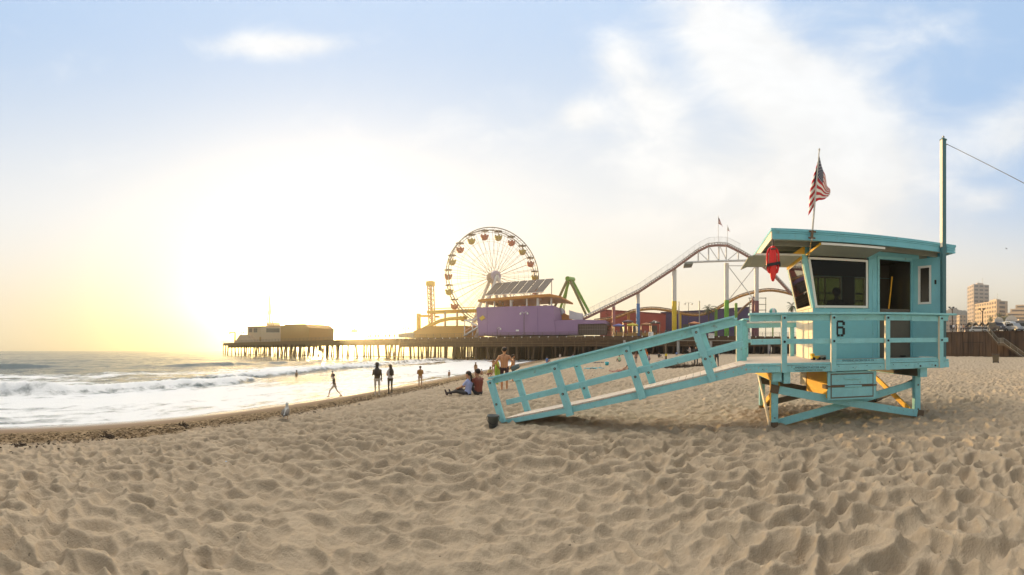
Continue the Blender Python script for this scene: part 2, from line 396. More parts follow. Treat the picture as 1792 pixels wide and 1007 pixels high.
M_BROWN = mat('weathered_bare_timber', (.16, .115, .075), .85, var=.3, scale=8, bump=.5, bscale=30)
M_STEEL = mat('galvanised_steel', (.45, .43, .38), .45, .8, var=.15)
M_BLACK = mat('black_rubber', (.02, .02, .022), .6)
M_RED = mat('red_plastic', (.72, .018, .012), .28, var=.05)
def glass(name, tint, rough=.02, alpha_mix=.5):
    m = bpy.data.materials.new(name); m.use_nodes = True; nt = m.node_tree; b = NB(nt); nt.nodes.remove(nt.nodes['Principled BSDF'])
    t = b.new('ShaderNodeBsdfTransparent'); t.inputs[0].default_value = (*tint, 1)
    g = b.new('ShaderNodeBsdfGlossy'); g.inputs['Roughness'].default_value = rough; g.inputs[0].default_value = (1, 1, 1, 1)
    fr = b.new('ShaderNodeFresnel'); fr.inputs[0].default_value = 1.5
    mx = b.new('ShaderNodeMixShader'); nt.links.new(b.m('MULTIPLY', fr.outputs[0], alpha_mix), mx.inputs[0]); nt.links.new(t.outputs[0], mx.inputs[1]); nt.links.new(g.outputs[0], mx.inputs[2])
    nt.links.new(mx.outputs[0], nt.nodes['Material Output'].inputs['Surface']); return m
M_GLASS = glass('tinted_window_glass', (.50, .50, .44), alpha_mix=.35)
M_GLASSG = glass('green_tinted_glass', (.36, .41, .22), alpha_mix=.6)
M_GLASSS = glass('reflecting_side_glass', (.35, .30, .28), alpha_mix=1.6)
tower = thing('lifeguard_tower', 'teal wooden lifeguard tower on stilts marked 6 with a long sloping ramp', 'lifeguard tower', TO)
def hx(mb, a0, a1, b0, b1, z0, z1, mi=0, z0b=None, z1b=None):
    """box in tower axes; z0b, z1b: heights at the a1 end"""
    z0b = z0 if z0b is None else z0b; z1b = z1 if z1b is None else z1b
    return mb.hexa([T(a0, b0, z0), T(a1, b0, z0b), T(a1, b1, z0b), T(a0, b1, z0), T(a0, b0, z1), T(a1, b0, z1b), T(a1, b1, z1b), T(a0, b1, z1)], mi)
def tb(mb, p, q, w, h, up=None, mi=0): return mb.beam(T(*p), T(*q), w, h, up or (0, 0, 1), mi)
def bolt(mb, a, b, z, r=.022, mi=1):
    c = T(a, b, z); mb.tube([c, c-TY*.014], r, 8, mi); mb.tube([c-TY*.013, c-TY*.024], r*.5, 6, mi)
def tparts():
    # legs, each with a bare weathered foot
    for a, b in ((0, 0), (3.31, 0), (.14, 2.46), (3.35, 2.46)):
        m = MB(); hx(m, a-.07, a+.07, b-.07, b+.07, .13, 1.0)
        hx(m, a-.075, a+.075, b-.065, b+.065, -.35, .132, 1)
        if b == 0: hx(m, a-.082, a-.071, b-.06, b+.06, .14, .98, 2); bolt(m, a, b-.07, .78, .02, 1); bolt(m, a+.0, b-.07, .22, .016, 1)
        m.build('leg', [M_TEAL, M_BROWN, M_YEL if a == 0 else M_TEAL], tower, bevel=.008)  # front-left leg: ochre strip paints sunlight on its left face
    # header beams carrying the joists
    for a in (0, 3.31):
        m = MB(); hx(m, a-.09, a+.09, -.32, 2.6, .97, 1.155, 0); hx(m, a-.098, a-.091, -.2, 2.55, .98, 1.15, 1)
        m.build('header_beam', [M_TEAL, M_YEL if a == 0 else M_DARKIN], tower, bevel=.006)  # left beam: sunlight on its outer face painted as an ochre strip
    # crossed braces on the four sides
    UPV = tuple(TY)
    def brace(p, q, up, mm, w=.155): m = MB(); m.beam(T(*p), T(*q), .045, w, up); return m.build('brace', mm, tower, bevel=.005)
    m = MB(); m.beam(T(-.08, -.1, .82), T(3.42, -.1, .10), .045, .16, (0, 0, 1))
    d = (T(3.42, -.1, .10)-T(-.08, -.1, .82)).normalized()
    p0 = T(-.08, -.1, .82); p1 = T(3.42, -.1, .10)
    for p, s in ((p0, 1), (p1, -1)): m.beam(p-TY*.004-d*.01*s, p-TY*.004+d*.16*s, .055, .168, (0, 0, 1), 1)
    for p in (p0+d*.08, p1-d*.08): m.tube([p-TY*.02, p-TY*.045], .02, 8, 1)
    m.build('brace', [M_TEAL, M_BROWN], tower, bevel=.004)
    brace((-.02, .1, .06), (3.3, .1, .80), None or (0, 0, 1), M_TEAL)
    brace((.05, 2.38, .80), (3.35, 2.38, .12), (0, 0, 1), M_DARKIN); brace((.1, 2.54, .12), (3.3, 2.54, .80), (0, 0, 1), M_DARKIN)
    brace((-.1, -.04, .10), (0.05, 2.46, .92), (0, 0, 1), M_CREAM, .12); brace((.1, 0, .90), (.18, 2.4, .14), (0, 0, 1), M_YEL, .13)  # left braces cream and ochre: sunlight put into their colour
    brace((3.22, 0, .12), (3.28, 2.46, .92), (0, 0, 1), M_YEL, .13); brace((3.4, 0, .92), (3.42, 2.46, .14), (0, 0, 1), M_DARKIN, .13)  # ochre brace is coloured as if struck by the sun
    # deck
    m = MB()
    b = -.36
    while b < 2.3:
        hx(m, -.46 if b > .62 else -.63, 3.93, b, b+.132, 1.293, 1.335); b += .14
    m.build('deck_boards', M_DECK, tower, bevel=.004)
    m = MB(); hx(m, -.48, 3.96, -.395, -.345, 1.155, 1.282); hx(m, -.63, 3.95, -.40, -.362, 1.290, 1.336)
    hx(m, -.16, .05, -.41, -.397, 1.16, 1.275, 0); hx(m, 3.02, 3.66, -.411, -.397, 1.17, 1.24, 0)
    for a in (3.16, 3.56): bolt(m, a, -.411, 1.205, .02)
    hx(m, -.46, 3.92, 2.33, 2.38, 1.155, 1.29); hx(m, -.47, -.42, -.34, 2.33, 1.155, 1.29); hx(m, 3.90, 3.95, -.34, 2.33, 1.155, 1.29)
    for q in range(6): hx(m, -.42+.72*q+.35, -.42+.72*q+.40, -.34, 2.33, 1.16, 1.288, 2)
    hx(m, .13, .26, -.34, .1, .93, 1.16, 0)
    for q in range(14):
        a = -.3+q*.31; m.tube([T(a, -.396, 1.22+.03*(q % 2)), T(a, -.403, 1.22+.03*(q % 2))], .009, 6, 1)
    m.build('deck_frame', [M_TEAL, M_BLACK, M_DARKIN], tower, bevel=.004)
    kb = MB(); hx(kb, 1.10, 3.9, -.352, -.325, 1.337, 1.38); hx(kb, 1.3, 2.06, -.3545, -.352, 1.338, 1.379)
    kb.build('kick_board', M_TEAL, tower, bevel=.003)
    # ramp
    r = MB(); z = lambda a: 1.335+(a+.62)*.2475
    for b in (-.365, .60):
        r.hexa([T(-5.5, b, z(-5.5)-.13), T(-.62, b, z(-.62)-.20), T(-.62, b+.05, z(-.62)-.20), T(-5.5, b+.05, z(-5.5)-.13), T(-5.5, b, z(-5.5)-.035), T(-.62, b, z(-.62)-.04), T(-.62, b+.05, z(-.62)-.04), T(-5.5, b+.05, z(-5.5)-.035)], 0)
    n = 34
    for i in range(n):
        a0 = -5.52+4.9*i/n; a1 = a0+4.9/n-.008
        r.hexa([T(a0, -.36, z(a0)-.034), T(a1, -.36, z(a1)-.034), T(a1, .66, z(a1)-.034), T(a0, .66, z(a0)-.034), T(a0, -.36, z(a0)), T(a1, -.36, z(a1)), T(a1, .66, z(a1)), T(a0, .66, z(a0))], 1)
    for a, b in ((-.62, 0), (-.45, 0)): pass
    c = T(-.62, -.372, 1.225); r.tube([c, c-TY*.018], .075, 16, 0); r.tube([c-TY*.017, c-TY*.034], .024, 8, 2)
    hx(r, -.62, -.1, -.385, -.366, 1.155, 1.285, 0)
    for q in range(9): a = -1.5+.16*q; c = T(a, -.366, z(a)-.10 if a < -.7 else 1.22); r.tube([c+Vector((0, 0, .03*(q % 2))), c-TY*(.012 if a < -.7 else .03)+Vector((0, 0, .03*(q % 2)))], .013, 6, 2)
    ramp = r.build('ramp', [M_TEAL, M_DECK, M_STEEL], tower, bevel=.004)
    lean = Vector((-.325, 0, .945)).normalized()
    for b, db in ((-.42, 1), (.665, -1)):
        for i, (a, zb, h) in enumerate(((-5.55, .03, .96), (-4.03, .28, 1.06), (-2.58, .655, 1.04), (-1.25, .995, 1.06))):
            if b > 0: a += .12; zb += .02
            m = MB(); p = T(a, b, zb); q = p+(TX*lean.x+Vector((0, 0, lean.z)))*h
            m.beam(p, q, .085, .145, tuple(TX)); 
            for t in (.93, .43): c = p.lerp(q, t)-TY*.043; m.tube([c, c-TY*.012], .026, 8, 1); m.tube([c-TY*.011, c-TY*.02], .012, 6, 2)
            m.build('post', [M_TEAL, M_BLACK, M_STEEL], ramp, bevel=.006)
        zc = lambda a: .99+(a+5.88)*.250-(0 if b < 0 else .03)
        m = MB(); bb = b+.06*db; a1 = -.84 if b < 0 else -.7
        m.beam(T(-5.9, bb, zc(-5.9)), T(a1, bb, zc(a1)), .19, .04); m.build('handrail', M_TEAL, ramp, bevel=.006)
        m = MB(); bb = b+.075*db; m.beam(T(-5.8, bb, zc(-5.8)-.085), T(a1, bb, zc(a1)-.085), .04, .125); m.build('side_rail', M_TEAL, ramp, bevel=.005); m = MB(); m.beam(T(-5.5, bb, .46), T(-.66, bb, 1.72), .04, .115)
        m.build('side_rail', M_TEAL, ramp, bevel=.005)
    # railings round the deck
    rail = MB()
    rail.hexa([T(-.57, -.47, 2.27), T(4.13, -.47, 2.285), T(4.13, -.29, 2.285), T(-.57, -.29, 2.27), T(-.57, -.47, 2.312), T(4.13, -.47, 2.327), T(4.13, -.29, 2.327), T(-.57, -.29, 2.312)])
    railing = rail.build('handrail', M_TEAL, tower, bevel=.006)
    m = MB(); hx(m, -.54, 3.96, -.365, -.325, 2.15, 2.268, 0, 2.165, 2.283); m.build('side_rail', M_TEAL, railing, bevel=.005); m = MB(); hx(m, 2.95, 3.7, -.382, -.367, 2.15, 2.262); m.build('rail_splice', M_TEAL, railing, bevel=.005); m = MB()
    hx(m, -.52, 3.96, -.365, -.325, 1.70, 1.80, 0, 1.705, 1.80); m.build('side_rail', M_TEAL, railing, bevel=.005)
    for a in (.12, 1.13, 2.34, 3.72):
        m = MB(); hx(m, a-.05, a+.05, -.445, -.368, 1.15, 2.269); hx(m, a-.058, a-.051, -.44, -.37, 1.16, 2.26, 2)
        for zz in (2.21, 1.75): bolt(m, a, -.445, zz, .024)
        m.build('post', [M_TEAL, M_BLACK, M_CREAM], railing, bevel=.005)  # cream strip paints the sunlit left side of each post
    for a in (-.3, .92, 3.85):
        m = MB(); hx(m, a-.055, a+.055, 2.26, 2.34, 1.16, 2.2); hx(m, a-.066, a-.056, 2.27, 2.33, 1.3, 2.19, 1); m.build('post', [M_TEAL, M_CREAM], railing, bevel=.005)  # cream strip on the left side is painted sunlight
    for q in ((-.5, 3.98, 2.2, 2.38, 2.2, 2.24, 1), (-.45, 3.93, 2.22, 2.258, 2.08, 2.198, 0), (-.45, 3.93, 2.22, 2.258, 1.70, 1.79, 0)): m = MB(); hx(m, *q); m.build('side_rail', [M_TEAL, M_WHITE], railing, bevel=.005)  # back rail cap is white: its lit top put into the colour
    for a, b in ((-.63, .69), (-.52, .86)):
        m = MB(); hx(m, a-.07, a+.06, b-.05, b+.05, 1.2, 2.22); hx(m, a-.08, a-.071, b-.04, b+.04, 1.25, 2.2, 1); m.build('post', [M_TEAL, M_CREAM], railing, bevel=.005)  # left faces cream, again sunlight in the colour
    for q in ((-.56, -.42, .66, 2.3, 2.225, 2.262), (-.50, -.46, .92, 2.2, 2.1, 2.22), (-.50, -.46, .92, 2.2, 1.7, 1.8), (3.86, 4.04, -.28, 2.2, 2.25, 2.29), (3.91, 3.95, -.3, 2.2, 2.1, 2.2), (3.91, 3.95, -.3, 2.2, 1.7, 1.8)): m = MB(); hx(m, *q); m.build('side_rail', M_TEAL, railing, bevel=.005)
    # cabin walls: dark lining inside, painted boards outside
    zb, zs, zt, zr = 1.337, 2.47, 3.60, 3.93
    w = MB()
    hx(w, 1.0, 2.60, .60, .66, zb, zs)                                    # front, below the window
    hx(w, 2.36, 2.58, .598, .66, zs+.001, zt+.05)                          # pier beside the door
    hx(w, .80, 3.75, .60, .66, zt+.052, zr)                               # header
    hx(w, 3.52, 3.75, .60, .66, zb, zt+.05)
    hx(w, 1.03, 3.75, 2.10, 2.16, zb, 2.50); hx(w, .9, 3.75, 2.10, 2.16, 3.42, zr); hx(w, 2.95, 3.75, 2.1, 2.16, 2.501, 3.419); hx(w, 1.02, 1.30, 2.1, 2.16, 2.501, 3.419); hx(w, 2.25, 2.62, 2.1, 2.16, 2.501, 3.419)
    hx(w, 3.69, 3.75, .662, 2.098, zb, zr)
    hx(w, 1.0, 1.06, 2.02, 2.098, zb, zs); hx(w, .8, .86, .662, 2.098, zt+.052, zr)
    w.hexa([T(1.0, .6, zs), T(1.10, .6, zs), T(1.10, .7, zs), T(1.0, .7, zs), T(.74, .6, zt+.05), T(.86, .6, zt+.05), T(.86, .7, zt+.05), T(.74, .7, zt+.05)], 1)
    w.hexa([T(1.0, 2.04, zs), T(1.10, 2.04, zs), T(1.10, 2.16, zs), T(1.0, 2.16, zs), T(.74, 2.04, zt+.05), T(.86, 2.04, zt+.05), T(.86, 2.16, zt+.05), T(.74, 2.16, zt+.05)], 1)
    hx(w, 2.455, 2.475, .585, .599, zb, 3.40, 1)
    wall = w.build('cabin_wall', [M_TEAL2, M_TEAL], tower, bevel=.004)
    m = MB(); hx(m, .985, .999, .60, 2.10, zb, zs); hx(m, 1.0, 1.05, .662, 2.018, zb, zs, 1)
    for q in range(2): hx(m, .975, .984, .9+.5*q, .93+.5*q, zb, zs)
    m.build('sun_tinted_side_wall', [M_CREAM, M_DARKIN], tower)  # left wall cream: the sun falling on it is put into the colour
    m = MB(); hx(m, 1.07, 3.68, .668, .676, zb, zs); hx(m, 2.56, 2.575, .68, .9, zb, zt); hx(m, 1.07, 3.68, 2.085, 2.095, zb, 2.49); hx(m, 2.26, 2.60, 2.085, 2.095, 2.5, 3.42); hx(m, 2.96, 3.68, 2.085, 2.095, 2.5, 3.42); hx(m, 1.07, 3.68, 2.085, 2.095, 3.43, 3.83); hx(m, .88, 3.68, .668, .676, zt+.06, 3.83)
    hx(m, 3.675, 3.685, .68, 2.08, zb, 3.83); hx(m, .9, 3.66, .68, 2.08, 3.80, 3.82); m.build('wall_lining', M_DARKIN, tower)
    # six, stencilled
    m = MB(); 
    for a0, a1, z0, z1 in ((0, .06, .04, .32), (.035, .18, .31, .36), (.155, .215, .25, .325), (.061, .18, .175, .225), (.155, .215, .04, .19), (.035, .10, 0, .05), (.112, .18, 0, .05)):
        hx(m, 1.53+a0*1.08, 1.53+a1*1.08, .5955, .5985, 1.835+z0, 1.835+z1)
    m.build('number_marking', M_BLACK, wall)
    # windows
    def window(name, quad, fw, th, nrm, fm, gm, mull=(), par=tower):
        P = [Vector(p) for p in quad]; c = sum(P, Vector())/4; f = MB(); N = Vector(nrm)
        I = [p+(P[(i+1) % 4]-p).normalized()*fw+(P[i-1]-p).normalized()*fw for i, p in enumerate(P)]
        for i in range(4):
            j = (i+1) % 4; f.prism([P[i], P[j], I[j], I[i]], N*th)
        for t in mull:
            p, q = I[0].lerp(I[1], t), I[3].lerp(I[2], t); f.beam(p+N*th*.5, q+N*th*.5, fw*.9, th*.9, nrm)
        o = f.build(name, fm, par); g = MB(); g.prism(I, N*.006); 
        g.v = [tuple(Vector(v)+N*th*.4) for v in g.v]; g.build('pane', gm, o); return o
    n_ = tuple(-TY)
    window('window', [T(1.05, .598, 2.475), T(2.33, .598, 2.475), T(2.33, .598, 3.60), T(.875, .598, 3.60)], .05, .03, n_, M_WHITE, M_GLASS)
    window('window', [T(1.015, 2.06, 2.48), T(1.015, .70, 2.48), T(.775, .70, 3.60), T(.775, 2.06, 3.60)], .055, .03, tuple(-TX), M_CREAM, M_GLASSS)  # cream frame carries the sunlight of the left side in its colour
    window('window', [T(1.30, 2.165, 2.5), T(2.25, 2.165, 2.5), T(2.25, 2.165, 3.42), T(1.3, 2.165, 3.42)], .045, .03, tuple(TY), M_CREAM, M_GLASSG, (.30, .52))
    window('window', [T(2.62, 2.165, 2.5), T(2.95, 2.165, 2.5), T(2.95, 2.165, 3.42), T(2.62, 2.165, 3.42)], .04, .03, tuple(TY), M_CREAM, M_GLASSG)
    m = MB()
    for zz in (2.78, 2.98): hx(m, 1.2, 3.0, 2.19, 2.22, zz-.022, zz+.022)
    m.build('added_view_through_bars', M_DARKIN, tower)  # bars added to stand for outside structures seen through the back windows
    # door frame and the open door
    m = MB(); hx(m, 2.582, 2.64, .575, .66, zb, 3.68); hx(m, 2.582, 3.52, .57, .64, 3.655, 3.72, 0, 3.67, 3.735); m.build('door_frame', M_TEAL, tower, bevel=.004)
    hinge = (3.56, .59); tip = (3.93, -.08); dl = math.hypot(tip[0]-hinge[0], tip[1]-hinge[1]); du = ((tip[0]-hinge[0])/dl, (tip[1]-hinge[1])/dl); dn = (-du[1], du[0])
    def D(t, n, zz): return T(hinge[0]+du[0]*t+dn[0]*n, hinge[1]+du[1]*t+dn[1]*n, zz)
    def dbox(mb, t0, t1, n0, n1, z0, z1, mi=0): return mb.hexa([D(t0, n0, z0), D(t1, n0, z0), D(t1, n1, z0), D(t0, n1, z0), D(t0, n0, z1), D(t1, n0, z1), D(t1, n1, z1), D(t0, n1, z1)], mi)
    m = MB(); wt0, wt1, wz0, wz1 = .16, .52, 2.58, 3.52
    for t0, t1, z0, z1 in ((0, dl, 1.36, wz0), (0, dl, wz1, 3.70), (0, wt0, wz0, wz1), (wt1, dl, wz0, wz1)): dbox(m, t0, t1, 0, .045, z0, z1)
    dbox(m, dl+.001, dl+.012, -.005, .05, 1.4, 3.69, 1)
    door = m.build('door', [M_TEAL2, M_WHITE], tower)
    m = MB(); 
    for t0, t1, z0, z1 in ((wt0, wt1, wz0, wz0+.05), (wt0, wt1, wz1-.05, wz1), (wt0, wt0+.05, wz0+.05, wz1-.05), (wt1-.05, wt1, wz0+.05, wz1-.05)): dbox(m, t0, t1, -.02, .06, z0, z1)
    fr = m.build('door_window', M_WHITE, door); m = MB(); dbox(m, wt0+.05, wt1-.05, .018, .026, wz0+.05, wz1-.05); m.build('pane', mat('smoked_pane', (.03, .028, .024), .25), fr)
    m = MB(); dbox(m, .62, .66, -.03, -.001, 3.05, 3.15); m.build('door_latch', M_BLACK, door)
    # roof
    rz0, rz1 = 3.79, 3.945
    m = MB(); hx(m, -.07, 4.25, -.19, -.14, rz0, rz1, 0); hx(m, -.10, 4.30, -.22, 2.75, rz1+.001, rz1+.055, 0); hx(m, -.08, 4.27, -.205, -.192, rz1-.035, rz1, 0)
    hx(m, 4.20, 4.25, -.135, 2.7, rz0, rz1, 0); hx(m, -.06, 4.19, 2.65, 2.7, rz0, rz1, 0)
    for q in range(3): hx(m, 4.02, 4.28, -.22, -.206, rz0+.005+.06*q, rz0+.055+.06*q, 0)
    roof = m.build('roof', M_ROOF, tower, bevel=.004)
    m = MB(); hx(m, -.09, -.071, -.18, 2.7, rz0, rz1-.002); m.build('sun_tinted_end_board', M_CREAM, roof)  # cream board paints sunlight along the roof's left end
    m = MB(); 
    for q in range(6): hx(m, -.06, 4.19, -.08+.5*q, -.02+.5*q, rz0+.01, rz1-.012)
    hx(m, -.06, 4.19, -.135, 2.64, rz1-.011, rz1-.003); m.build('soffit', M_OLIVE, roof)
    # raised shutters
    m = MB(); zz = 3.635
    m.hexa([T(.84, .585, zz), T(2.28, .585, zz), T(2.42, -.13, zz+.10), T(.96, -.13, zz+.10), T(.84, .585, zz+.02), T(2.28, .585, zz+.02), T(2.42, -.13, zz+.12), T(.96, -.13, zz+.12)])
    sh = m.build('shutter', M_OLIVE, tower); m = MB(); tb(m, (.96, -.14, zz+.11), (2.42, -.14, zz+.11), .02, .045); m.build('metal_edge', M_WHITE, sh)
    m = MB(); tb(m, (.835, .59, zz+.012), (.945, -.13, zz+.11), .02, .045); m.build('sun_tinted_edge', M_YEL, sh)  # ochre strip paints the sunlit left edge of the shutter
    m = MB(); zz = 3.625
    m.hexa([T(.73, .58, zz), T(.73, 2.1, zz), T(-.30, 2.1, zz), T(-.30, .58, zz), T(.73, .58, zz+.02), T(.73, 2.1, zz+.02), T(-.30, 2.1, zz+.02), T(-.30, .58, zz+.02)])
    m.hexa([T(-.30, .58, zz), T(-.30, 2.1, zz), T(-.46, 2.1, zz-.07), T(-.46, .58, zz-.07), T(-.30, .58, zz+.02), T(-.30, 2.1, zz+.02), T(-.465, 2.1, zz-.05), T(-.465, .58, zz-.05)])
    sh = m.build('shutter', M_OLIVE, tower); m = MB(); tb(m, (.73, .57, zz+.015), (-.30, .57, zz+.015), .02, .04); m.build('metal_edge', M_WHITE, sh)
    m = MB(); tb(m, (.745, .62, zz-.03), (.745, 2.1, zz-.03), .03, .07); m.build('sun_tinted_edge', M_YEL, sh)  # ochre again paints sunlight along this edge
    m = MB(); c = [T(.52, .56, 3.66), T(.80, .56, 3.66), T(.80, .56, 3.86)]; m.prism(c, TY*.02); m.build('bracket', M_YEL, tower)  # bracket in ochre: sunlight painted as colour
    # storage box under the deck
    m = MB(); hx(m, 1.08, 2.08, -.27, 1.35, .60, 1.12, 0); hx(m, 1.04, 2.12, -.31, -.272, .57, 1.135, 0)
    for z0, z1 in ((.63, .825), (.878, 1.075)): hx(m, 1.125, 2.035, -.318, -.3125, z0, z1, 0)
    hx(m, 1.10, 2.06, -.3115, -.3095, .60, 1.10, 1)
    box = m.build('storage_box', [M_TEAL, M_DARKIN], tower, bevel=.004)
    m = MB(); hx(m, 1.06, 1.079, -.265, 1.35, .60, 1.12); m.build('sun_tinted_side_panel', M_YEL, box)  # ochre panel paints sunlight on the left face of the teal box
    for zz in (1.0, .845):
        m = MB(); hx(m, 1.40, 1.78, -.345, -.319, zz-.018, zz+.018); m.build('handle', M_TEAL, box, bevel=.006)
    m = MB(); hx(m, 1.0, 2.13, -.335, -.32, .835, .865); hx(m, .99, 1.04, -.33, -.1, .80, .88); m.build('locking_bar', M_BROWN, box)
    m = MB(); hx(m, 1.04, 1.06, 1.36, 1.9, .72, 1.14); hx(m, 1.06, 1.9, 1.36, 1.9, .72, 1.14, 1); m.build('side_panel', [M_CREAM, M_DARKIN], box)  # cream left face: painted sunlight
tparts()
def text_mesh(name, body, size, origin, xd, zd, m, parent, depth=.002):
    cu = bpy.data.curves.new(name, 'FONT'); cu.body = body; cu.size = size; cu.extrude = depth; cu.align_x = 'LEFT'
    t = bpy.data.objects.new(name, cu); C.objects.link(t); dg = bpy.context.evaluated_depsgraph_get(); me = bpy.data.meshes.new_from_object(t.evaluated_get(dg))
    bpy.data.objects.remove(t); o = bpy.data.objects.new(name, me); C.objects.link(o); me.materials.clear(); me.materials.append(m)
    xd = Vector(xd).normalized(); zd = Vector(zd).normalized(); nd = xd.cross(zd)
    mt = Matrix((xd, zd, nd)).transposed().to_4x4(); mt.translation = Vector(origin)
    if parent is not None:
        root = parent
        while root.parent: root = root.parent
        mt.translation -= root.location; o.parent = parent
    me.transform(mt); return o
kb_ = [o for o in tower.children if o.name.startswith('deck_frame')][0]
text_mesh('lettering', 'EMERGENCY ACCESS AREA', .052, T(.34, -.3985, 1.225), TX, (0, 0, 1), M_BLACK, kb_)
text_mesh('lettering', 'PLEASE KEEP OUTSIDE THE CONES', .036, T(.34, -.3985, 1.178), TX, (0, 0, 1), M_BLACK, kb_)
kb_ = [o for o in tower.children if o.name.startswith('kick_board')][0]
text_mesh('lettering', 'ENTERING IN CENTER FL EX', .056, T(1.34, -.3565, 1.341), TX, (0, 0, 1), M_BLACK, kb_)
# tall mast at the deck corner with its stay wire
mast = thing('mast', 'tall teal square mast rising past the tower roof corner', 'mast', T(3.885, -.265, 1.16))
m = MB(); p, q = T(3.885, -.265, 1.17), T(3.885, -.265, 1.0); q.z = 6.52
m.beam(p, q, .105, .105, tuple(TX)); m.beam(q, q+Vector((0, 0, .035)), .13, .13, tuple(TX)); m.build('pole', mat('dull_teal_paint', (.055, .15, .17), .5, var=.15, scale=4, bump=.2), mast, bevel=.006)
m = MB(); m.beam(p-TX*.057+Vector((0, 0, 2.80)), q-TX*.057, .10, .008, tuple(TX)); m.build('sun_tinted_face_board', M_CREAM, mast)  # thin cream board added to paint sunlight on the mast's left face
m = MB(); m.tube([q+Vector((0, 0, .03)), q+Vector((0, 0, .10)), q+Vector((0, 0, .12))], [.03, .035, .005], 8); m.build('cap', M_STEEL, mast); m = MB(); m.tube([q+TX*.05-Vector((0, 0, .08)), q+TX*.12-Vector((0, 0, .05))], .014, 6); m.build('hook', M_STEEL, mast)
w1 = q+TX*.12-Vector((0, 0, .05)); w2 = pos(1792, 8.6); w2.z = hgt(314, 8.6); w3 = w1+(w2-w1)*2.6
m = MB(); m.tube([w1.lerp(w3, i/12)-Vector((0, 0, .22*4*(i/12)*(1-i/12)*.4)) for i in range(13)], .008, 6)
tag(m.build('stay_wire', mat('wire', (.12, .12, .12), .5, .6)), 'thin dark wire running from the mast top towards the right', 'wire')
# flags
M_FR, M_FW, M_FB = mat('flag_red', (.50, .028, .035), .8, var=.08), mat('flag_white', (.82, .78, .72), .8, var=.05), mat('flag_blue', (.022, .026, .075), .8)
def flag_cloth(fn, name, parent, nu=30, nw=39, stars=True):
    vs = []; fs = []; mi = []
    for i in range(nu+1):
        for j in range(nw+1): vs.append(fn(i/nu, j/nw))
    m = MB()
    for i in range(nu):
        for j in range(nw):
            fs.append((i*(nw+1)+j, (i+1)*(nw+1)+j, (i+1)*(nw+1)+j+1, i*(nw+1)+j+1))
            u, w = (i+.5)/nu, (j+.5)/nw; st = int(w*13)
            c = 0 if st % 2 == 0 else 1
            if u < .33 and st < 6:
                c = 2
                if stars and i % 2 == 1 and j % 3 == 1: c = 1
            mi.append(c)
    m.raw(vs, fs, 0, True); m.mi = mi; o = m.build(name, [M_FR, M_FW, M_FB], parent)
    sol = o.modifiers.new('cloth', 'SOLIDIFY'); sol.thickness = .004; return o
fl = thing('flag', 'American flag drooping on the leaning pole at the tower roof', 'flag', T(.71, -.27, 3.8))
pb_, pt_ = T(.71, -.28, 3.76), T(.87, -.285, 5.60)
m = MB(); m.tube([pb_, pb_.lerp(pt_, .5), pt_], [.021, .017, .012], 8); m.ell(pt_, (.02, .02, .03)); m.build('pole', mat('aged_white_pole', (.55, .53, .48), .6), fl)
m = MB(); 
for t in (.03, .10): c = pb_.lerp(pt_, t); m.tube([c-TX*.07, c+TX*.07], .018, 8)
m.beam(pb_.lerp(pt_, .02)+TY*.01, pb_.lerp(pt_, .11)+TY*.01, .08, .04, tuple(TX)); m.build('clamp', M_BROWN, fl)
m = MB()
for i in range(14): c = T(.70-.004*i, -.29, 3.76-.028*i); m.ell(c, (.012, .006, .02), 6, 4) if i % 2 else m.ell(c, (.006, .012, .02), 6, 4)
m.build('chain', mat('brass_chain', (.35, .22, .08), .5, .7), fl)
def drape(u, w):
    P = pt_.lerp(pb_, .07+w*.50)
    top = [(0, 0), (.10, -.30), (.19, -.52), (.24, -.66)]; bot = [(0, 0), (.12, .03), (.22, .07), (.315, .13)]
    def bz(c, t): 
        k = t*3; i = min(int(k), 2); f = k-i; return (c[i][0]*(1-f)+c[i+1][0]*f, c[i][1]*(1-f)+c[i+1][1]*f)
    a, b = bz(top, u), bz(bot, u); x = a[0]*(1-w)+b[0]*w; z = a[1]*(1-w)+b[1]*w
    x *= .85+.15*math.sin(w*3)
    return P+TX*(x+.01)+TY*(.05*math.sin(u*11+w*4)*u-.01)+Vector((0, 0, z-.012*math.sin(u*9+w*2)))
flag_cloth(drape, 'cloth', fl)
def fold(u, w):
    P = pt_.lerp(pb_, .12+w*.50); x = -(.03+.10*math.sin(min(w*1.25, 1)*math.pi*.62))*u; return P+TX*x+TY*(.03+.03*math.sin(u*6))+Vector((0, 0, -.10*u*(1+w)))
flag_cloth(fold, 'cloth_fold', fl, 8, 39, False)
# rescue can hanging from the roof corner
bc = T(-.08, -.29, 2.93)
buoy = thing('rescue_buoy', 'red torpedo rescue buoy with black strap hanging under the tower roof corner', 'rescue buoy', bc)
m = MB()
prof = [(0, .0), (.03, .01), (.055, .06), (.085, .16), (.10, .30), (.102, .45), (.095, .56), (.08, .64), (.055, .69), (.0, .705)]
vs = []; fs = []; n = 20
for r_, z_ in prof:
    for k in range(n): a = 2*math.pi*k/n; vs.append(bc+TX*(r_*.78*math.cos(a))+TY*(r_*.62*math.sin(a))+Vector((0, 0, z_)))
for i in range(len(prof)-1):
    for k in range(n): fs.append((i*n+k, i*n+(k+1) % n, (i+1)*n+(k+1) % n, (i+1)*n+k))
m.raw(vs, fs, 0, True); m.build('float', M_RED, buoy)
for s in (-1, 1):
    m = MB(); m.tube([bc+TX*(s*x)+Vector((0, 0, z_)) for x, z_ in ((.05, .16), (.085, .19), (.105, .28), (.115, .42), (.11, .54), (.085, .62), (.05, .66))], [.018, .024, .023, .023, .023, .023, .018], 10); m.build('handle', M_RED, buoy)
m = MB(); ring = [(-.135, .27), (.135, .33), (.135, .39), (-.135, .33)]
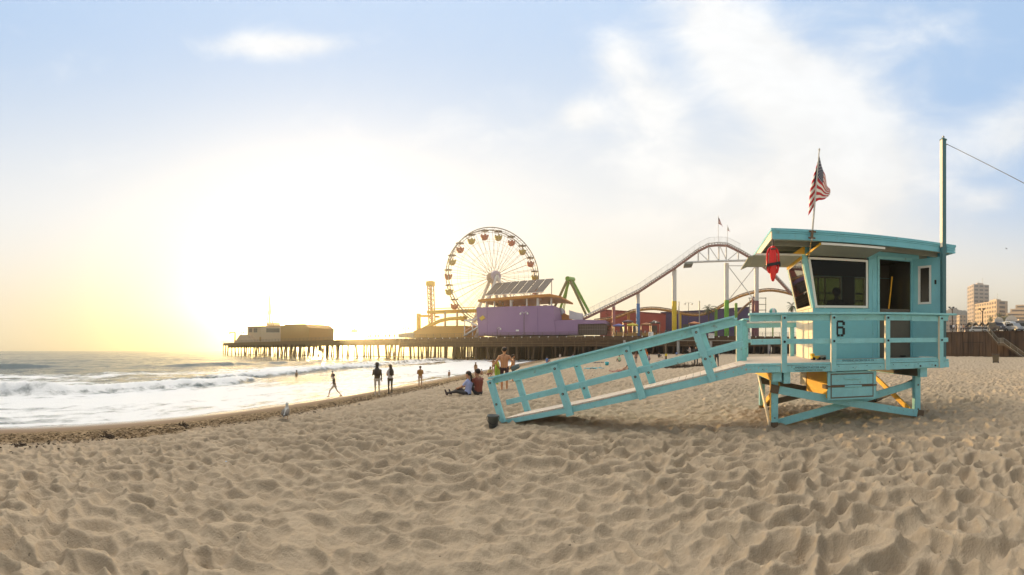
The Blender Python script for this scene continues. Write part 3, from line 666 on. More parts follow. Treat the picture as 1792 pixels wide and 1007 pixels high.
for q in range(2): m.prism([bc+TX*x+Vector((0, 0, z_))+TY*(-.068+.13*q) for x, z_ in ring], TY*.008)
for s in (-1, 1): m.prism([bc+TX*(.135*s)+Vector((0, 0, z_))-TY*.068 for z_ in ((.30+.03*s-.03), (.30+.03*s+.03))]+[bc+TX*(.135*s)+Vector((0, 0, z_))+TY*.07 for z_ in ((.30+.03*s+.03), (.30+.03*s-.03))], TX*.006*s)
m.build('strap', M_BLACK, buoy)
m = MB(); m.tube([bc+Vector((0, 0, .69)), bc+Vector((0, 0, .74)), bc+TY*.03+Vector((0, 0, .83))], .02, 8); m.beam(bc-TX*.05-TY*.055+Vector((0, 0, .62)), bc+TX*.05-TY*.055+Vector((0, 0, .635)), .02, .03); m.build('hook', mat('dark_hook', (.10, .07, .05), .6), buoy)
# things kept in and on the tower
br = thing('broom', 'broom with an orange handle leaning in the tower doorway', 'broom', T(2.98, .9, 1.34))
m = MB(); m.tube([T(2.96, .9, 1.75), T(3.15, .92, 3.30)], .021, 8); m.build('handle', mat('orange_wood', (.85, .42, .03), .5), br)
m = MB(); m.beam(T(2.96, .9, 1.74), T(2.94, .9, 1.42), .28, .05, tuple(TY), w2=.36, h2=.06); m.build('bristles', M_YEL, br)
for k, (a, b) in enumerate(((3.36, .86), (3.50, 1.12))):
    c = T(a, b, 1.345); cn = thing('traffic_cone', ['dark orange traffic cone nearer the open tower door', 'dark orange traffic cone deeper inside the tower doorway'][k], 'traffic cone', c, 'traffic cones in the tower')
    m = MB(); m.box((c.x-.19, c.y-.19, c.z), (c.x+.19, c.y+.19, c.z+.03)); m.build('base', M_BLACK, cn)
    m = MB(); m.lathe(c, [(.17, .03), (.035, .93), (.0, .94)], 18); m.build('cone', mat('cone_red', (.80, .06, .02), .5), cn)
c = T(1.02, .34, 1.34); gb = thing('toy_truck', 'small yellow toy truck left on the tower deck', 'toy', c)
m = MB(); hx(m, .88, 1.06, .26, .40, 1.37, 1.43); hx(m, .86, .94, .27, .39, 1.43, 1.48); m.build('body', M_YEL, gb, bevel=.01)
m = MB(); hx(m, 1.06, 1.20, .26, .40, 1.39, 1.44); m.build('tray', mat('toy_grey', (.25, .28, .26), .5), gb, bevel=.01)
for a in (.92, 1.05, 1.16):
    m = MB(); p = T(a, .25, 1.375); m.tube([p, p+TY*.16], .032, 12); m.build('wheel', M_BLACK, gb)
bk = pos(863, 8.05); bk.z = gz(bk.x, bk.y)-.03
bkt = thing('bucket', 'grey plastic bucket half sunk in sand beside the ramp foot', 'bucket', bk)
m = MB(); m.lathe(bk, [(.0, .0), (.085, .0), (.115, .21), (.128, .215), (.128, .245), (.115, .245), (.08, .03), (0, .03)], 22); m.build('pail', mat('grey_plastic', (.10, .115, .115), .5), bkt)
m = MB(); m.tube([bk+Vector((.128*math.cos(t), -.03-.128*abs(math.sin(t)), .215-.13*math.sin(t))) for t in [math.pi*i/10 for i in range(11)]], .006, 6); m.build('handle', M_BLACK, bkt)
#@@MARK3
# ------------------------------------------------------------------ the pier
PU = Vector((.937, -.349, 0)); PN = Vector((.349, .937, 0)); PD = 102.0; DECK = 5.1
def P(t, n, z): q = PN*(PD+n)+PU*t; return Vector((q.x, q.y, z))
def PZ(px, py, n):
    """point at bearing px and height py on the vertical plane n metres behind the pier's front"""
    th = (px-896)/700; r = (PD+n)/math.cos(th-.3567); return Vector((r*math.sin(th), r*math.cos(th), hgt(py, r)))
def pt(px, n=0): th = (px-896)/700; return (PD+n)*math.tan(th-.3567)
def pbox(m, t0, t1, n0, n1, z0, z1, mi=0): return m.hexa([P(t0, n0, z0), P(t1, n0, z0), P(t1, n1, z0), P(t0, n1, z0), P(t0, n0, z1), P(t1, n0, z1), P(t1, n1, z1), P(t0, n1, z1)], mi)
def zb(px, py, n): return PZ(px, py, n).z
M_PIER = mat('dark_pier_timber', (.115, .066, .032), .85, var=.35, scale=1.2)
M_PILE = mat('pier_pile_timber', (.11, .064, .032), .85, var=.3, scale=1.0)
M_PIERA = mat('flare_tinted_pier_timber', (.34, .19, .055), .85, var=.25, scale=1.2)  # amber for the far pier: sun flare put into the timber colour
M_PURP = mat('purple_wall_paint', (.33, .20, .37), .6, var=.06, scale=.3)
M_ORNG = mat('orange_paint', (.62, .25, .04), .5, var=.1, scale=1)
M_YEL2 = mat('ride_yellow_paint', (.72, .47, .04), .45, var=.08, scale=1)
M_RWHT = mat('ride_white_paint', (.72, .70, .68), .45, var=.06, scale=1)
M_GREY = mat('solar_panel_back', (.125, .10, .088), .85, var=.06)
M_GRN = mat('ride_green_paint', (.20, .42, .04), .45)
M_REDB = mat('red_building_paint', (.50, .10, .075), .6, var=.08, scale=.4)
M_NAVY = mat('violet_building_paint', (.11, .075, .21), .6, var=.08, scale=.4)
M_CONC = mat('pale_concrete', (.44, .42, .40), .8, var=.1)
T0, T1 = pt(387), 46
pier = thing('pier', 'long dark timber amusement pier on many piles reaching out into the sea', 'pier', P((T0+T1)/2, 8, SEA-1))
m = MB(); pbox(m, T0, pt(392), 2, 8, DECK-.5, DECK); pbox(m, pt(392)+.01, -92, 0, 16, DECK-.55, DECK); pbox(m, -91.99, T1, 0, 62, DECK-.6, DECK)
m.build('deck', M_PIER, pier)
m = MB(); pbox(m, -91, T1, -.35, -.02, DECK-1.15, DECK-.05); pbox(m, -75, T1, -.15, -.01, DECK-2.75, DECK-1.2); pbox(m, pt(392), -91.1, -.3, -.02, DECK-1.0, DECK-.05); m.build('fascia_beam', M_PIER, pier); m = MB(); pbox(m, pt(545), -75.01, -.45, -.36, DECK-2.2, DECK-.04); pbox(m, pt(392), pt(545)-.01, -.45, -.31, DECK-1.5, DECK-.04); pbox(m, pt(392), pt(545)-.01, 3, 3.4, DECK-2.6, DECK-1.1); m.build('fascia_beam', M_PIERA, pier)  # last fascia mesh takes the flare-coloured timber near the sun
m = MB(); t = -74.0
while t < T1: pbox(m, t, t+.12, -.42, -.351, DECK-1.15, DECK-.05); pbox(m, t+1.1, t+1.2, -.2, -.151, DECK-2.7, DECK-1.2); t += 2.9
for z in (1.25, 1.9, 2.5): m.tube([P(-75, -.24, DECK-z), P(T1, -.24, DECK-z)], .05, 4)
m.build('fascia_battens', mat('worn_batten', (.22, .14, .075), .8, var=.3), pier)
m = MB(); 
for n in range(1, 7): pbox(m, -80, T1, n*9, n*9+.4, DECK-2.1, DECK-.61)
for n in (2, 8): pbox(m, pt(395), -80, n, n+.4, DECK-1.3, DECK-.61)
m.build('crossbeam', M_PIER, pier)
m = MB(); pbox(m, -26, T1, 56, 56.5, SEA-1, DECK-.62); 
t = -56.0
while t < T1-1:
    w_ = RNG.uniform(2.5, 6.5); pbox(m, t, min(t+w_, T1), 13, 13.4, SEA-1, DECK-.62); t += w_+RNG.choice((.0, .25, .45))
m.build('under_pier_shade_wall', mat('under_pier_shade_dark', (.035, .024, .017), .9), pier)  # near-black slotted walls added to paint the shade between the piles
def pile_mesh(m, t, n, lean=0.0, r=.24, zt=DECK-.6):
    a = P(t+lean, n, SEA-2.5); b_ = P(t, n, zt); m.tube([a, b_], [r*1.1, r], 7)
cnt = 0; rest = MB(); rg = random.Random(3); t = T0+2
while t < T1:
    if not (-8 < t < T1-2 and False):
        for k in range(1 if t < -60 else 2):
            lean = rg.choice((0, 0, 0, 1.3, -1.3)) if k == 0 else rg.choice((0, .9, -.9)); m = MB(); pile_mesh(m, t+rg.uniform(-.5, .5), .25+5.2*k, lean, rg.uniform(.22, .34))
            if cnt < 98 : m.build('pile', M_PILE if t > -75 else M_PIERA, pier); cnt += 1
            else: rest.v += []; rest.raw(m.v, m.f, 0, True)
    t += 3.1 if t < -90 else (3.3 if t < -40 else 2.6)
t = T0+16
while t < -70:
    for n in (5.5, 10.5, 15): 
        if rg.random() < .8: pile_mesh(rest, t+rg.uniform(-1, 1), n, rg.choice((0, .8, -.8)), .22)
    t += 1.7 if t < pt(545) else 4.6
t = -78
while t < T1:
    for n in range(11, 60, 6):
        if t > -60 or rg.random() < .55: pile_mesh(rest, t+rg.uniform(-1.2, 1.2), n+rg.uniform(-1, 1), rg.choice((0, .6, -.6)), rg.uniform(.2, .3))
    t += 3.4
tag(rest.build('pile', M_PILE, pier), kind='stuff')
m = MB(); pbox(m, T0+16, -62, .0, .18, SEA+.55, SEA+.80); m.build('waling', M_PILE, pier)
for px in (1187, 1244, 1346, 1392, 1093):
    m = MB(); t = pt(px, -1.2); m.tube([P(t, -1.2, -.6), P(t, -1.2, DECK-1.15)], .38, 12); m.build('concrete_column', M_CONC, pier)
m = MB(); pbox(m, pt(1125, -1), T1, -1.7, -.8, DECK-1.35, DECK-1.15); m.build('pale_edge_beam', mat('pale_beam', (.34, .29, .23), .8), pier)
m = MB()
for z in (.35, .7, 1.1): m.tube([P(T0, .1, DECK+z), P(T1, .1, DECK+z)], .035, 5)
t = T0
while t < T1: m.tube([P(t, .1, DECK), P(t, .1, DECK+1.12)], .045, 5); t += 2.4
m.build('railing', mat('pier_rail', (.17, .12, .085), .7), pier)
bulb = None; M_BULB = mat('white_lamp_globe', (.85, .82, .75), .4)
for i in range(52):
    t = -84+i*2.45
    if bulb is None:
        m = MB(); m.ell(P(t, -.5, DECK-.18), (.16, .16, .2), 8, 5); bulb = m.build('globe_lamp', M_BULB, pier); bt = t
    else:
        c = bulb.copy(); C.objects.link(c); c.location = PU*(t-bt)
# signs on the pier edge
def sign(px, py, w, h, name, label, lines, n=-1.75, col=(.8, .8, .78), red=False):
    c = PZ(px, py, n); s = thing(name, label, 'sign', (c.x, c.y, c.z-h/2))
    m = MB(); m.beam(c-PU*w/2, c+PU*w/2, .06, h); m.build('panel', mat('sign_white', col, .5), s)
    for i, (tx, sz, dz, mm) in enumerate(lines):
        text_mesh('lettering', tx, sz, c-PU*w*.42-PN*.034+Vector((0, 0, dz)), PU, (0, 0, 1), mm, s)
M_INK = mat('sign_ink', (.03, .03, .03), .6); M_SRED = mat('sign_red', (.55, .03, .03), .6)
sign(1139, 585.5, 1.25, 1.25, 'sign', 'square white sign on the pier edge above the ramp handrail', [('2', .9, -.3, M_INK)])
sign(1245, 588, 1.5, 1.2, 'sign', 'white warning sign with red top hung on the pier beam', [('WARNING', .26, .25, M_SRED), ('KEEP OUT', .22, -.05, M_INK), ('FROM PIER', .22, -.35, M_INK)])
sign(1311.5, 588, .72, 1.75, 'sign', 'narrow upright white sign on the pier behind the deck rail', [('6', .55, .1, M_INK), ('____', .2, -.4, M_INK)])
# pier-end building
def prism_px(m, pts, n, depth, mi=0): m.prism([PZ(x, y, n) for x, y in pts], PN*depth, mi)
M_CRM = mat('cream_render', (.80, .58, .36), .7, var=.06, scale=.4); M_TAN = mat('tan_roof', (.62, .34, .085), .7)
end = thing('restaurant_building', 'cream flat-roofed building with an antenna tower on the far pier end', 'building', PZ(480, 600, 6)); end.location.z = DECK
m = MB(); prism_px(m, [(433, 600.2), (433, 573), (456, 572), (456, 600.2)], 4, 10); prism_px(m, [(456.2, 600.2), (456.2, 571), (505, 570), (505, 600.2)], 3, 12); m.build('wall', M_CRM, end)
m = MB(); prism_px(m, [(491, 600.2), (491, 572.5), (500, 568), (532, 567), (541, 574), (540, 600.2)], 2.2, 14); m.build('round_hall', M_TAN, end)
m = MB(); prism_px(m, [(410, 600.2), (420, 586), (433, 586), (446, 600.2)], 2, 4); m.build('stair_block', M_CRM, end)
m = MB(); prism_px(m, [(432, 573), (432, 572), (506, 569.6), (506, 570.8)], 2.8, 13); m.build('roof', M_TAN, end)
for x0, x1 in ((436, 441), (444, 450), (466, 489)):
    m = MB(); prism_px(m, [(x0, 582), (x0, 575), (x1, 575), (x1, 582)], 2.9 if x0 > 456 else 3.9, .05); m.build('window', mat('brown_window', (.20, .14, .09), .3), end)  # plain brown window panels
m = MB(); prism_px(m, [(454, 598), (454, 590), (457, 590), (457, 598)], 2.85, .05); m.build('door', M_TAN, end)
m = MB(); prism_px(m, [(466, 570.5), (466, 564.5), (478, 564.5), (478, 570.5)], 5, 4); base = m.build('antenna_base', M_CRM, end)
m = MB(); a = PZ(472, 565, 7); 
for dx, dn in ((-1, -1), (1, -1), (1, 1), (-1, 1)): m.tube([a+PU*dx*1.0+PN*dn, a+PU*dx*.2+PN*dn*.2+Vector((0, 0, 7.0))], .3, 5)
for k in range(5): 
    f = 1-k*.18; z = Vector((0, 0, 1.4*k)); m.tube([a+PU*f+PN*f+z, a-PU*f+PN*f+z, a-PU*f-PN*f+z, a+PU*f-PN*f+z, a+PU*f+PN*f+z], .07, 4)
m.tube([a+Vector((0, 0, 6.5)), a+Vector((0, 0, 13.5))], [.75, .22], 6); m.build('antenna', mat('antenna_brown', (.16, .09, .035), .7), base)
cr = thing('crane', 'small dark hooked crane standing at the tip of the pier', 'crane', PZ(411, 600, 4)); m = MB(); m.tube([PZ(411, 601, 4), PZ(411.5, 583, 4), PZ(410, 582, 4)], [.5, .4, .35], 6); m.build('post', M_TAN, cr); m = MB(); m.tube([PZ(411, 582, 4), PZ(402.5, 582, 4), PZ(402, 584.5, 4)], .3, 6); m.build('jib', M_TAN, cr)
# lamp posts along the pier
def lamp(px, top, n, label, base=None, two=True, cat='street lamp', h0=DECK):
    b0 = PZ(px, 600, n); b0.z = h0; tp = PZ(px, top, n); o = thing('street_lamp', label, cat, b0, 'lamps along the pier')
    m = MB(); m.tube([b0, tp], [.11, .07], 6); m.build('post', mat('lamp_post_metal', (.13, .10, .08), .6, .4), o)
    for s in ((1, -1) if two else (1,)):
        m = MB(); m.tube([tp-Vector((0, 0, .3)), tp+PU*s*.5+Vector((0, 0, .15)), tp+PU*s*1.0-Vector((0, 0, .1))], .05, 5); m.ell(tp+PU*s*1.0-Vector((0, 0, .35)), (.24, .24, .3), 8, 5); m.build('lamp_head', M_BULB, o)
for q in ((607, 565, 3, 'faint tall lamp post right of the sun glare on the pier', None, False), (661, 570, 5, 'shorter of two lamp posts beside the pier crowd', None, False), (670, 565, 3, 'taller of two lamp posts beside the pier crowd', None, False),
          (710, 573, 3, 'lamp post left of the orange boarded pier building', None, True), (917, 547, -.4, 'twin lamp post standing against the purple wall', None, True), (870, 574, -.4, 'short lamp post low against the purple wall', None, False),
          (1205, 530, 14, 'flat-topped lamp post left of the palm before the violet building', None, True), (1141, 562, 2, 'low lamp post among the stalls', None, False)): lamp(*q)
for px, top in ((1224, 528), (1188, 529)):
    o = thing('pole', ['bare grey pole just left of the pier palm', 'bare grey pole right of the yellow coaster column'][px < 1200], 'pole', PZ(px, 588, 10)); o.location.z = DECK; m = MB(); m.tube([Vector((o.location.x, o.location.y, DECK)), PZ(px, top, 10)], .16, 8); m.build('shaft', M_STEEL, o)
    m = MB(); m.ell(PZ(px, top, 10), (.2, .2, .2), 8, 5); m.build('cap', M_STEEL, o)
um = thing('parasol', 'round parasol open over the pier deck right of the sun', 'parasol', PZ(620, 600, 5)); um.location.z = DECK; c = PZ(620, 580, 5)
m = MB(); m.tube([Vector((c.x, c.y, DECK)), c], .07, 6); m.build('pole', M_STEEL, um); m = MB(); m.lathe(c-Vector((0, 0, .3)), [(0, 1.2), (.7, 1.0), (1.3, .5), (1.45, 0), (1.3, .05), (0, .6)], 14); m.build('canopy', M_TAN, um)
# boarded orange-brown hall with the low yellow coaster, left of the wheel
hall = thing('boarded_hall', 'low orange-brown boarded hall below the yellow coaster on the pier', 'building', PZ(770, 590, 2)); hall.location.z = DECK
M_AMB = mat('amber_boards', (.62, .33, .08), .7, var=.12, scale=.5)
m = MB(); prism_px(m, [(724, 591), (724, 580), (745, 572), (812, 571), (812, 591)], 1.5, 14); m.build('wall', M_AMB, hall)
m = MB(); prism_px(m, [(697, 591), (697, 584.5), (724, 581.5), (724, 591)], 1.2, 8); m.build('white_side_wall', M_CONC, hall)
m = MB(); prism_px(m, [(723.5, 580), (745, 571.3), (812.5, 570.2), (812.5, 571.2), (745, 572.2), (723.5, 581)], 1.2, 14.6); m.build('roof', M_TAN, hall)
# small yellow coaster / walkway frames
yc = thing('yellow_ride_frame', 'yellow steel ride frame with a raised walkway left of the wheel', 'ride', PZ(760, 590, 9)); yc.location.z = DECK
m = MB(); prism_px(m, [(729, 590), (729, 549), (733, 549), (733, 590)], 8, 1.2); m.build('post', M_YEL2, yc)
m = MB(); prism_px(m, [(733.1, 555), (733.1, 551.5), (752, 551.5), (752, 555)], 8, 1); m.build('crossbeam', M_YEL2, yc)
m = MB(); prism_px(m, [(747, 549), (747, 544), (832, 541), (832, 546)], 9.2, 3); m.build('walkway', M_YEL2, yc)
m = MB(); m.tube([PZ(x, y, 9.2) for x, y in ((750, 541), (790, 539.5), (832, 538))], .12, 5); m.build('handrail', M_YEL2, yc)
m = MB(); m.tube([PZ(x, y, 7) for x, y in ((735, 577), (752, 568), (770, 560), (785, 556.5), (812, 555))], .22, 6); m.tube([PZ(x, y, 7) for x, y in ((735, 579), (752, 571), (770, 563), (785, 559.5), (812, 558))], .4, 6); m.build('track', M_YEL2, yc)
for px in (779, 800):
    m = MB(); m.tube([PZ(px, 590, 9), PZ(px, 547, 9)], .35, 8); m.build('column', M_CONC, yc)
m = MB(); prism_px(m, [(760, 556), (760, 553), (766, 553), (766, 556)], 6.9, 1.2); m.build('train_car', M_ORNG, yc)
# drop tower
dt = thing('drop_tower', 'tall narrow lattice drop tower with a square yellow head', 'ride', PZ(755, 590, 12)); dt.location.z = DECK
c0 = PZ(757, 590, 12); c0.z = DECK; c1 = PZ(753.4, 500, 12); hw = .75; m = MB()
for a, b in ((-1, -1), (1, -1), (1, 1), (-1, 1)): m.tube([c0+PU*a*hw+PN*b*hw, c1+PU*a*hw+PN*b*hw], .22, 5)
for k in range(22):
    z0 = c0.lerp(c1, k/22); z1 = c0.lerp(c1, (k+1)/22); s = 1 if k % 2 else -1
    m.tube([z0-PU*hw*s-PN*hw, z1+PU*hw*s-PN*hw], .12, 4); m.tube([z0-PU*hw*s+PN*hw, z1+PU*hw*s+PN*hw], .12, 4); m.tube([z0-PU*hw-PN*hw*s, z1-PU*hw+PN*hw*s], .12, 4)
m.build('lattice_mast', mat('pink_lattice', (.55, .30, .22), .5), dt)
m = MB(); h = c1+Vector((0, 0, .6)); m.beam(h-PU*1.1, h+PU*1.1, 2.2, 1.5); m.build('head', M_YEL2, dt)
# white stair tower between the hall and the purple building
st = thing('stair_tower', 'white openwork stair tower beside the purple building', 'stairs', PZ(822, 590, 1.5)); st.location.z = DECK
m = MB(); 
for px in (813, 827, 838): m.tube([PZ(px, 588, 1.5), PZ(px, 560 if px < 830 else 550, 1.5)], .16, 6)
m.build('frame', M_RWHT, st)
for a, b in (((813, 588), (838, 572)), ((838, 572), (818, 562))):
    m = MB(); p, q = PZ(*a, 1.6), PZ(*b, 1.6); m.beam(p, q, 1.2, .35); m.build('flight', M_RWHT, st); m = MB(); m.beam(p+Vector((0, 0, 1.1))-PN*.6, q+Vector((0, 0, 1.1))-PN*.6, .08, .1); m.build('handrail', M_RWHT, st)
m = MB(); prism_px(m, [(812, 563), (812, 560), (829, 558), (846, 545), (846, 548), (830, 561)], 2.2, .6); m.build('canopy', M_RWHT, st)
# purple building
pb2 = thing('purple_building', 'plain purple-walled pier building with an orange terrace roof', 'building', PZ(900, 590, 6)); pb2.location.z = DECK
m = MB(); prism_px(m, [(838, 587.5), (833.5, 538.5), (968.5, 535), (972, 587)], .3, 14); m.build('wall', M_PURP, pb2)
m = MB(); prism_px(m, [(972.2, 586.5), (964.5, 561.5), (1012, 559.5), (1060, 561), (1060, 566.5), (1011, 567.5), (1011, 586)], .5, 9); m.build('low_wall', M_PURP, pb2)
for px in (852.5, 941):
    m = MB(); prism_px(m, [(px, 587), (px-.6, 538.4), (px, 538.4), (px+.6, 587)], .24, .04); m.build('wall_seam', mat('purple_seam', (.20, .10, .29), .6), pb2)
m = MB(); prism_px(m, [(1011.5, 586), (1011.5, 567.8), (1060, 566.8), (1060, 586)], 1.6, 4); m.build('dark_stall_front', mat('dark_mesh', (.15, .11, .09), .8), pb2)
m = MB(); 
for i in range(16): q0 = 1013+i*3.0; m.tube([PZ(q0, 586, .9), PZ(q0, 567.5, .9)], .04, 4)
for y in (571, 577): m.tube([PZ(1012, y, .9), PZ(1060, y, .9)], .04, 4)
m.build('mesh_screen', mat('screen_wire', (.32, .25, .22), .6), pb2)
m = MB(); prism_px(m, [(836.5, 528.5), (836.5, 524.5), (868, 521.5), (962, 514.5), (981.5, 518.5), (981, 521.5), (960, 519), (868, 526)], -.6, 16); roof2 = m.build('terrace_roof', M_ORNG, pb2)
for px in (851, 865, 894.5, 922, 941.5, 965):
    m = MB(); m.tube([PZ(px, 538, 1.2), PZ(px, 522, 1.2)], .42 if px in (894.5, 941.5) else .25, 8); m.build('terrace_column', M_RWHT, pb2)
for i in range(7):
    x = 872+i*13; m = MB(); prism_px(m, [(x, 538), (x+.5, 534.5), (x+6, 534), (x+6.4, 538)], 5, 1.5); m.build('terrace_table', M_ORNG if i % 2 else M_TAN, pb2)
a, b, c_, d = PZ(848.5, 517.5, 2), PZ(951, 511.5, 2), PZ(969.5, 489, 11), PZ(867, 497.5, 11)
for i in range(7):
    m = MB(); e = .012; p0, p1 = a.lerp(b, i/7+e), a.lerp(b, (i+1)/7-e); q0, q1 = d.lerp(c_, i/7+e), d.lerp(c_, (i+1)/7-e); m.prism([p0, p1, q1, q0], Vector((0, 0, .25))); m.build('solar_panel', M_GREY, pb2)
m = MB()
for i in range(5):
    f = .04+i*.23; m.tube([a.lerp(b, f)+Vector((0, 0, -2.2)), a.lerp(b, f), d.lerp(c_, f)], .14, 5); m.tube([d.lerp(c_, f), d.lerp(c_, f)+Vector((0, 0, -5.4))], .14, 5)
m.tube([a, b], .14, 5); m.tube([d, c_], .14, 5); m.build('panel_frame', M_RWHT, pb2)
m = MB(); q = PZ(844, 557, .2); m.prism([q+PU*1.0, q+Vector((0, 0, .75))+PU*.25, q-PU*.95+Vector((0, 0, .1)), q-Vector((0, 0, .75))-PU*.25], -PN*.12); m.build('wall_sign', M_YEL2, pb2)
m = MB(); prism_px(m, [(902.5, 580), (902.5, 577.3), (908, 577.3), (908, 580)], -.02, .1); m.build('small_notice', M_WHITE, pb2)
# Ferris wheel
WR = 15.4; wc = PZ(864, 485, 16); wu_a = R(8)                   # axle turned a little towards the right
ax = (-PN*math.cos(R(6))+PU*math.sin(R(6))); rdir = Vector((wc.x, wc.y, 0)).normalized(); ax = -(Matrix.Rotation(R(-21), 3, 'Z') @ -rdir) * -1
ax = Matrix.Rotation(R(21), 3, 'Z') @ (-rdir); wx = Vector((0, 0, 1)).cross(ax).normalized()
fw = thing('ferris_wheel', 'large white Ferris wheel with red and yellow gondolas on the pier', 'ferris wheel', Vector((wc.x, wc.y, DECK)))
M_RIM = mat('wheel_rim_metal', (.34, .31, .28), .5, .3); M_SPK = mat('spoke_metal', (.50, .42, .34), .5, .2)
def wp(ang, r, s): return wc+wx*(math.sin(ang)*r)+Vector((0, 0, math.cos(ang)*r))+ax*s
HW = 1.55
def ring(r, s, rad, n=96): 
    m = MB(); m.tube([wp(2*math.pi*i/n, r, s) for i in range(n+1)], rad, 6, caps=False); return m
for s in (-HW, HW):
    ring(WR, s, .17).build('rim', M_RIM, fw)
    ring(WR-.75, s, .07).build('rim', M_RIM, fw); ring(WR*.76, s, .035).build('inner_ring', M_SPK, fw); ring(WR*.52, s, .035).build('inner_ring', M_SPK, fw)
for i in range(40):
    for s in (-1, 1):
        m = MB(); a0 = 2*math.pi*(i+.5)/40; m.tube([wp(a0+.10*(1 if i % 2 else -1), 1.7, 2.0*s), wp(a0, WR, HW*s)], .055, 4); m.build('spoke', M_SPK, fw)
m = MB()
for i in range(40): a0 = 2*math.pi*i/40; m.tube([wp(a0, WR, -HW), wp(a0, WR, HW)], .06, 4); m.tube([wp(a0, WR-.75, -HW), wp(a0, WR, -HW), wp(a0+.0785, WR-.75, -HW)], .04, 4)
m.build('rim_ties', M_RIM, fw)
for s in (-1, 1):
    m = MB(); m.tube([wc+ax*(1.9*s), wc+ax*(2.5*s)], [1.75, 1.5], 20); m.build('hub', mat('hub_lilac', (.55, .46, .56), .5) if s > 0 else M_SPK, fw)
m = MB(); m.tube([wc-ax*3.2, wc+ax*3.0], .55, 12); m.build('axle', M_SPK, fw)
for s in (-1, 1):
    for d in (-1, 1):
        m = MB(); ft = wc+ax*(4.6*s)+wx*(7.6*d); ft.z = DECK; m.tube([wc+ax*(2.9*s), ft], [.45, .6], 8); m.build('leg', M_RWHT, fw)
GR, GY = mat('gondola_red', (.50, .12, .06), .5), mat('gondola_yellow', (.50, .36, .05), .5); M_CAN = mat('gondola_canopy', (.20, .155, .12), .6)
protos = {}
for i in range(20):
    a0 = 2*math.pi*(i+.33)/20; hp = wp(a0, WR-.3, 0)-wc; base = hp
    if (i % 2) not in protos:
        m = MB(); o = Vector((0, 0, 0)); prof = [(0, -3.3), (.55, -3.25), (1.0, -2.9), (1.22, -2.35), (1.3, -1.95), (1.22, -1.95), (1.1, -2.3), (.0, -2.5)]; m.lathe(o, prof, 10)
        for k in range(5): an = 2*math.pi*k/5; m.ell(Vector((math.cos(an)*1.05, math.sin(an)*1.05, -1.85)), (.32, .32, .36), 6, 4)
        g = m.build('gondola', GR if i % 2 else GY, fw, local=True)
        m = MB(); m.lathe(o, [(0, .05), (1.35, -.30), (1.35, -.22), (0, .25)], 12); m.build('gondola_canopy', M_CAN, g, local=True)
        m = MB(); m.tube([(0, 0, 0), (0, 0, -2.4)], .09, 5)
        m.build('gondola_pole', M_SPK, g, local=True); protos[i % 2] = g
    else: g = copy_tree(protos[i % 2], fw)
    g.location = hp+Vector((0, 0, wc.z-DECK))
# green swing ride
sw = thing('swing_ride', 'green A-frame swing ride standing beside the purple building', 'ride', PZ(1000, 590, 20)); sw.location.z = DECK
for n, ap, l, r_ in ((17, (994, 488), (969, 541), None), (21, (1001, 490), None, (1033, 550)), (19, (996, 492), (980, 542), None), (18, (998, 492), None, (1026, 552))):
    for foot in (l, r_):
        if foot: m = MB(); m.tube([PZ(*ap, n), PZ(*foot, n)], [.46, .38], 8); m.build('leg', M_GRN if n in (21, 19) else mat('bronze_green_paint', (.22, .20, .07), .5), sw)
m = MB(); m.tube([PZ(993, 488, 16.5), PZ(1003, 489.5, 21.5)], .75, 12); m.build('pivot', M_GRN, sw)
for x0, x1 in ((995, 984), (995.5, 986.5), (1000, 1029)): 
    m = MB(); m.tube([PZ(x0, 494, 19), PZ(x1, 546, 19)], .14, 5); m.build('swing_arm', M_GRN, sw)
m = MB(); prism_px(m, [(967, 550), (967, 540), (982, 539), (984, 550)], 8, 3); m.build('control_cabin', mat('pale_blue_cabin', (.38, .43, .52), .5), sw)
m = MB(); prism_px(m, [(968, 560), (968, 547), (984, 547.5), (997, 553), (998, 560)], 9, 3); m.build('loading_deck', M_ORNG, sw)
m = MB(); prism_px(m, [(996, 558), (996, 543), (1008, 547), (1019, 549), (1019, 560), (1010, 560)], 5, 1.2); m.build('white_screen', M_RWHT, sw)
# roller coaster lift hill
rc = thing('roller_coaster', 'tall roller coaster lift hill with white rails and coloured columns', 'roller coaster', PZ(1180, 590, 8)); rc.location.z = DECK
top = [(1017, 556.5), (1030, 551), (1075, 529), (1118, 507.5), (1180, 466.5), (1222, 436), (1240, 427), (1256, 425.6), (1273, 426.5), (1296, 438), (1320, 452), (1350, 474), (1385, 512)]
def track(pts, n0, n1, dy, rad, nm, mm, par, flat=None):
    m = MB(); m.tube([PZ(x, y+dy, n0) for x, y in pts], rad, 6); return m.build(nm, mm, par)
for n in (7, 10): track(top, n, 0, -1.0, .18, 'white_rail', M_RWHT, rc); track(top, n, 0, 4.0, .34, 'lower_rail', mat('coaster_red', (.30, .13, .10), .5) if n == 7 else M_ORNG, rc)
m = MB(); k = 0
for i in range(len(top)-1):
    (x0, y0), (x1, y1) = top[i], top[i+1]; ns = max(1, int(math.hypot(x1-x0, y1-y0)/4.2))
    for j in range(ns):
        f = j/ns; x, y = x0+(x1-x0)*f, y0+(y1-y0)*f; m.beam(PZ(x, y+1.2, 6.8), PZ(x, y+1.2, 10.2), .30, .16); m.tube([PZ(x, y-.8, 7), PZ(x+2, y+4.0, 7)], .07, 4)
m.build('track_ties', mat('tie_brown', (.17, .09, .06), .7), rc)
m = MB(); 
for i in range(2, len(top)-3):
    (x0, y0), (x1, y1) = top[i-1], top[i]; m.tube([PZ(x0, y0-11, 6.6), PZ(x1, y1-11, 6.6)], .035, 4)
for x, y in [(1030+i*9.5, 551-i*4.75) for i in range(1, 10)]: m.tube([PZ(x, y, 6.6), PZ(x, y-10, 6.6)], .03, 4)
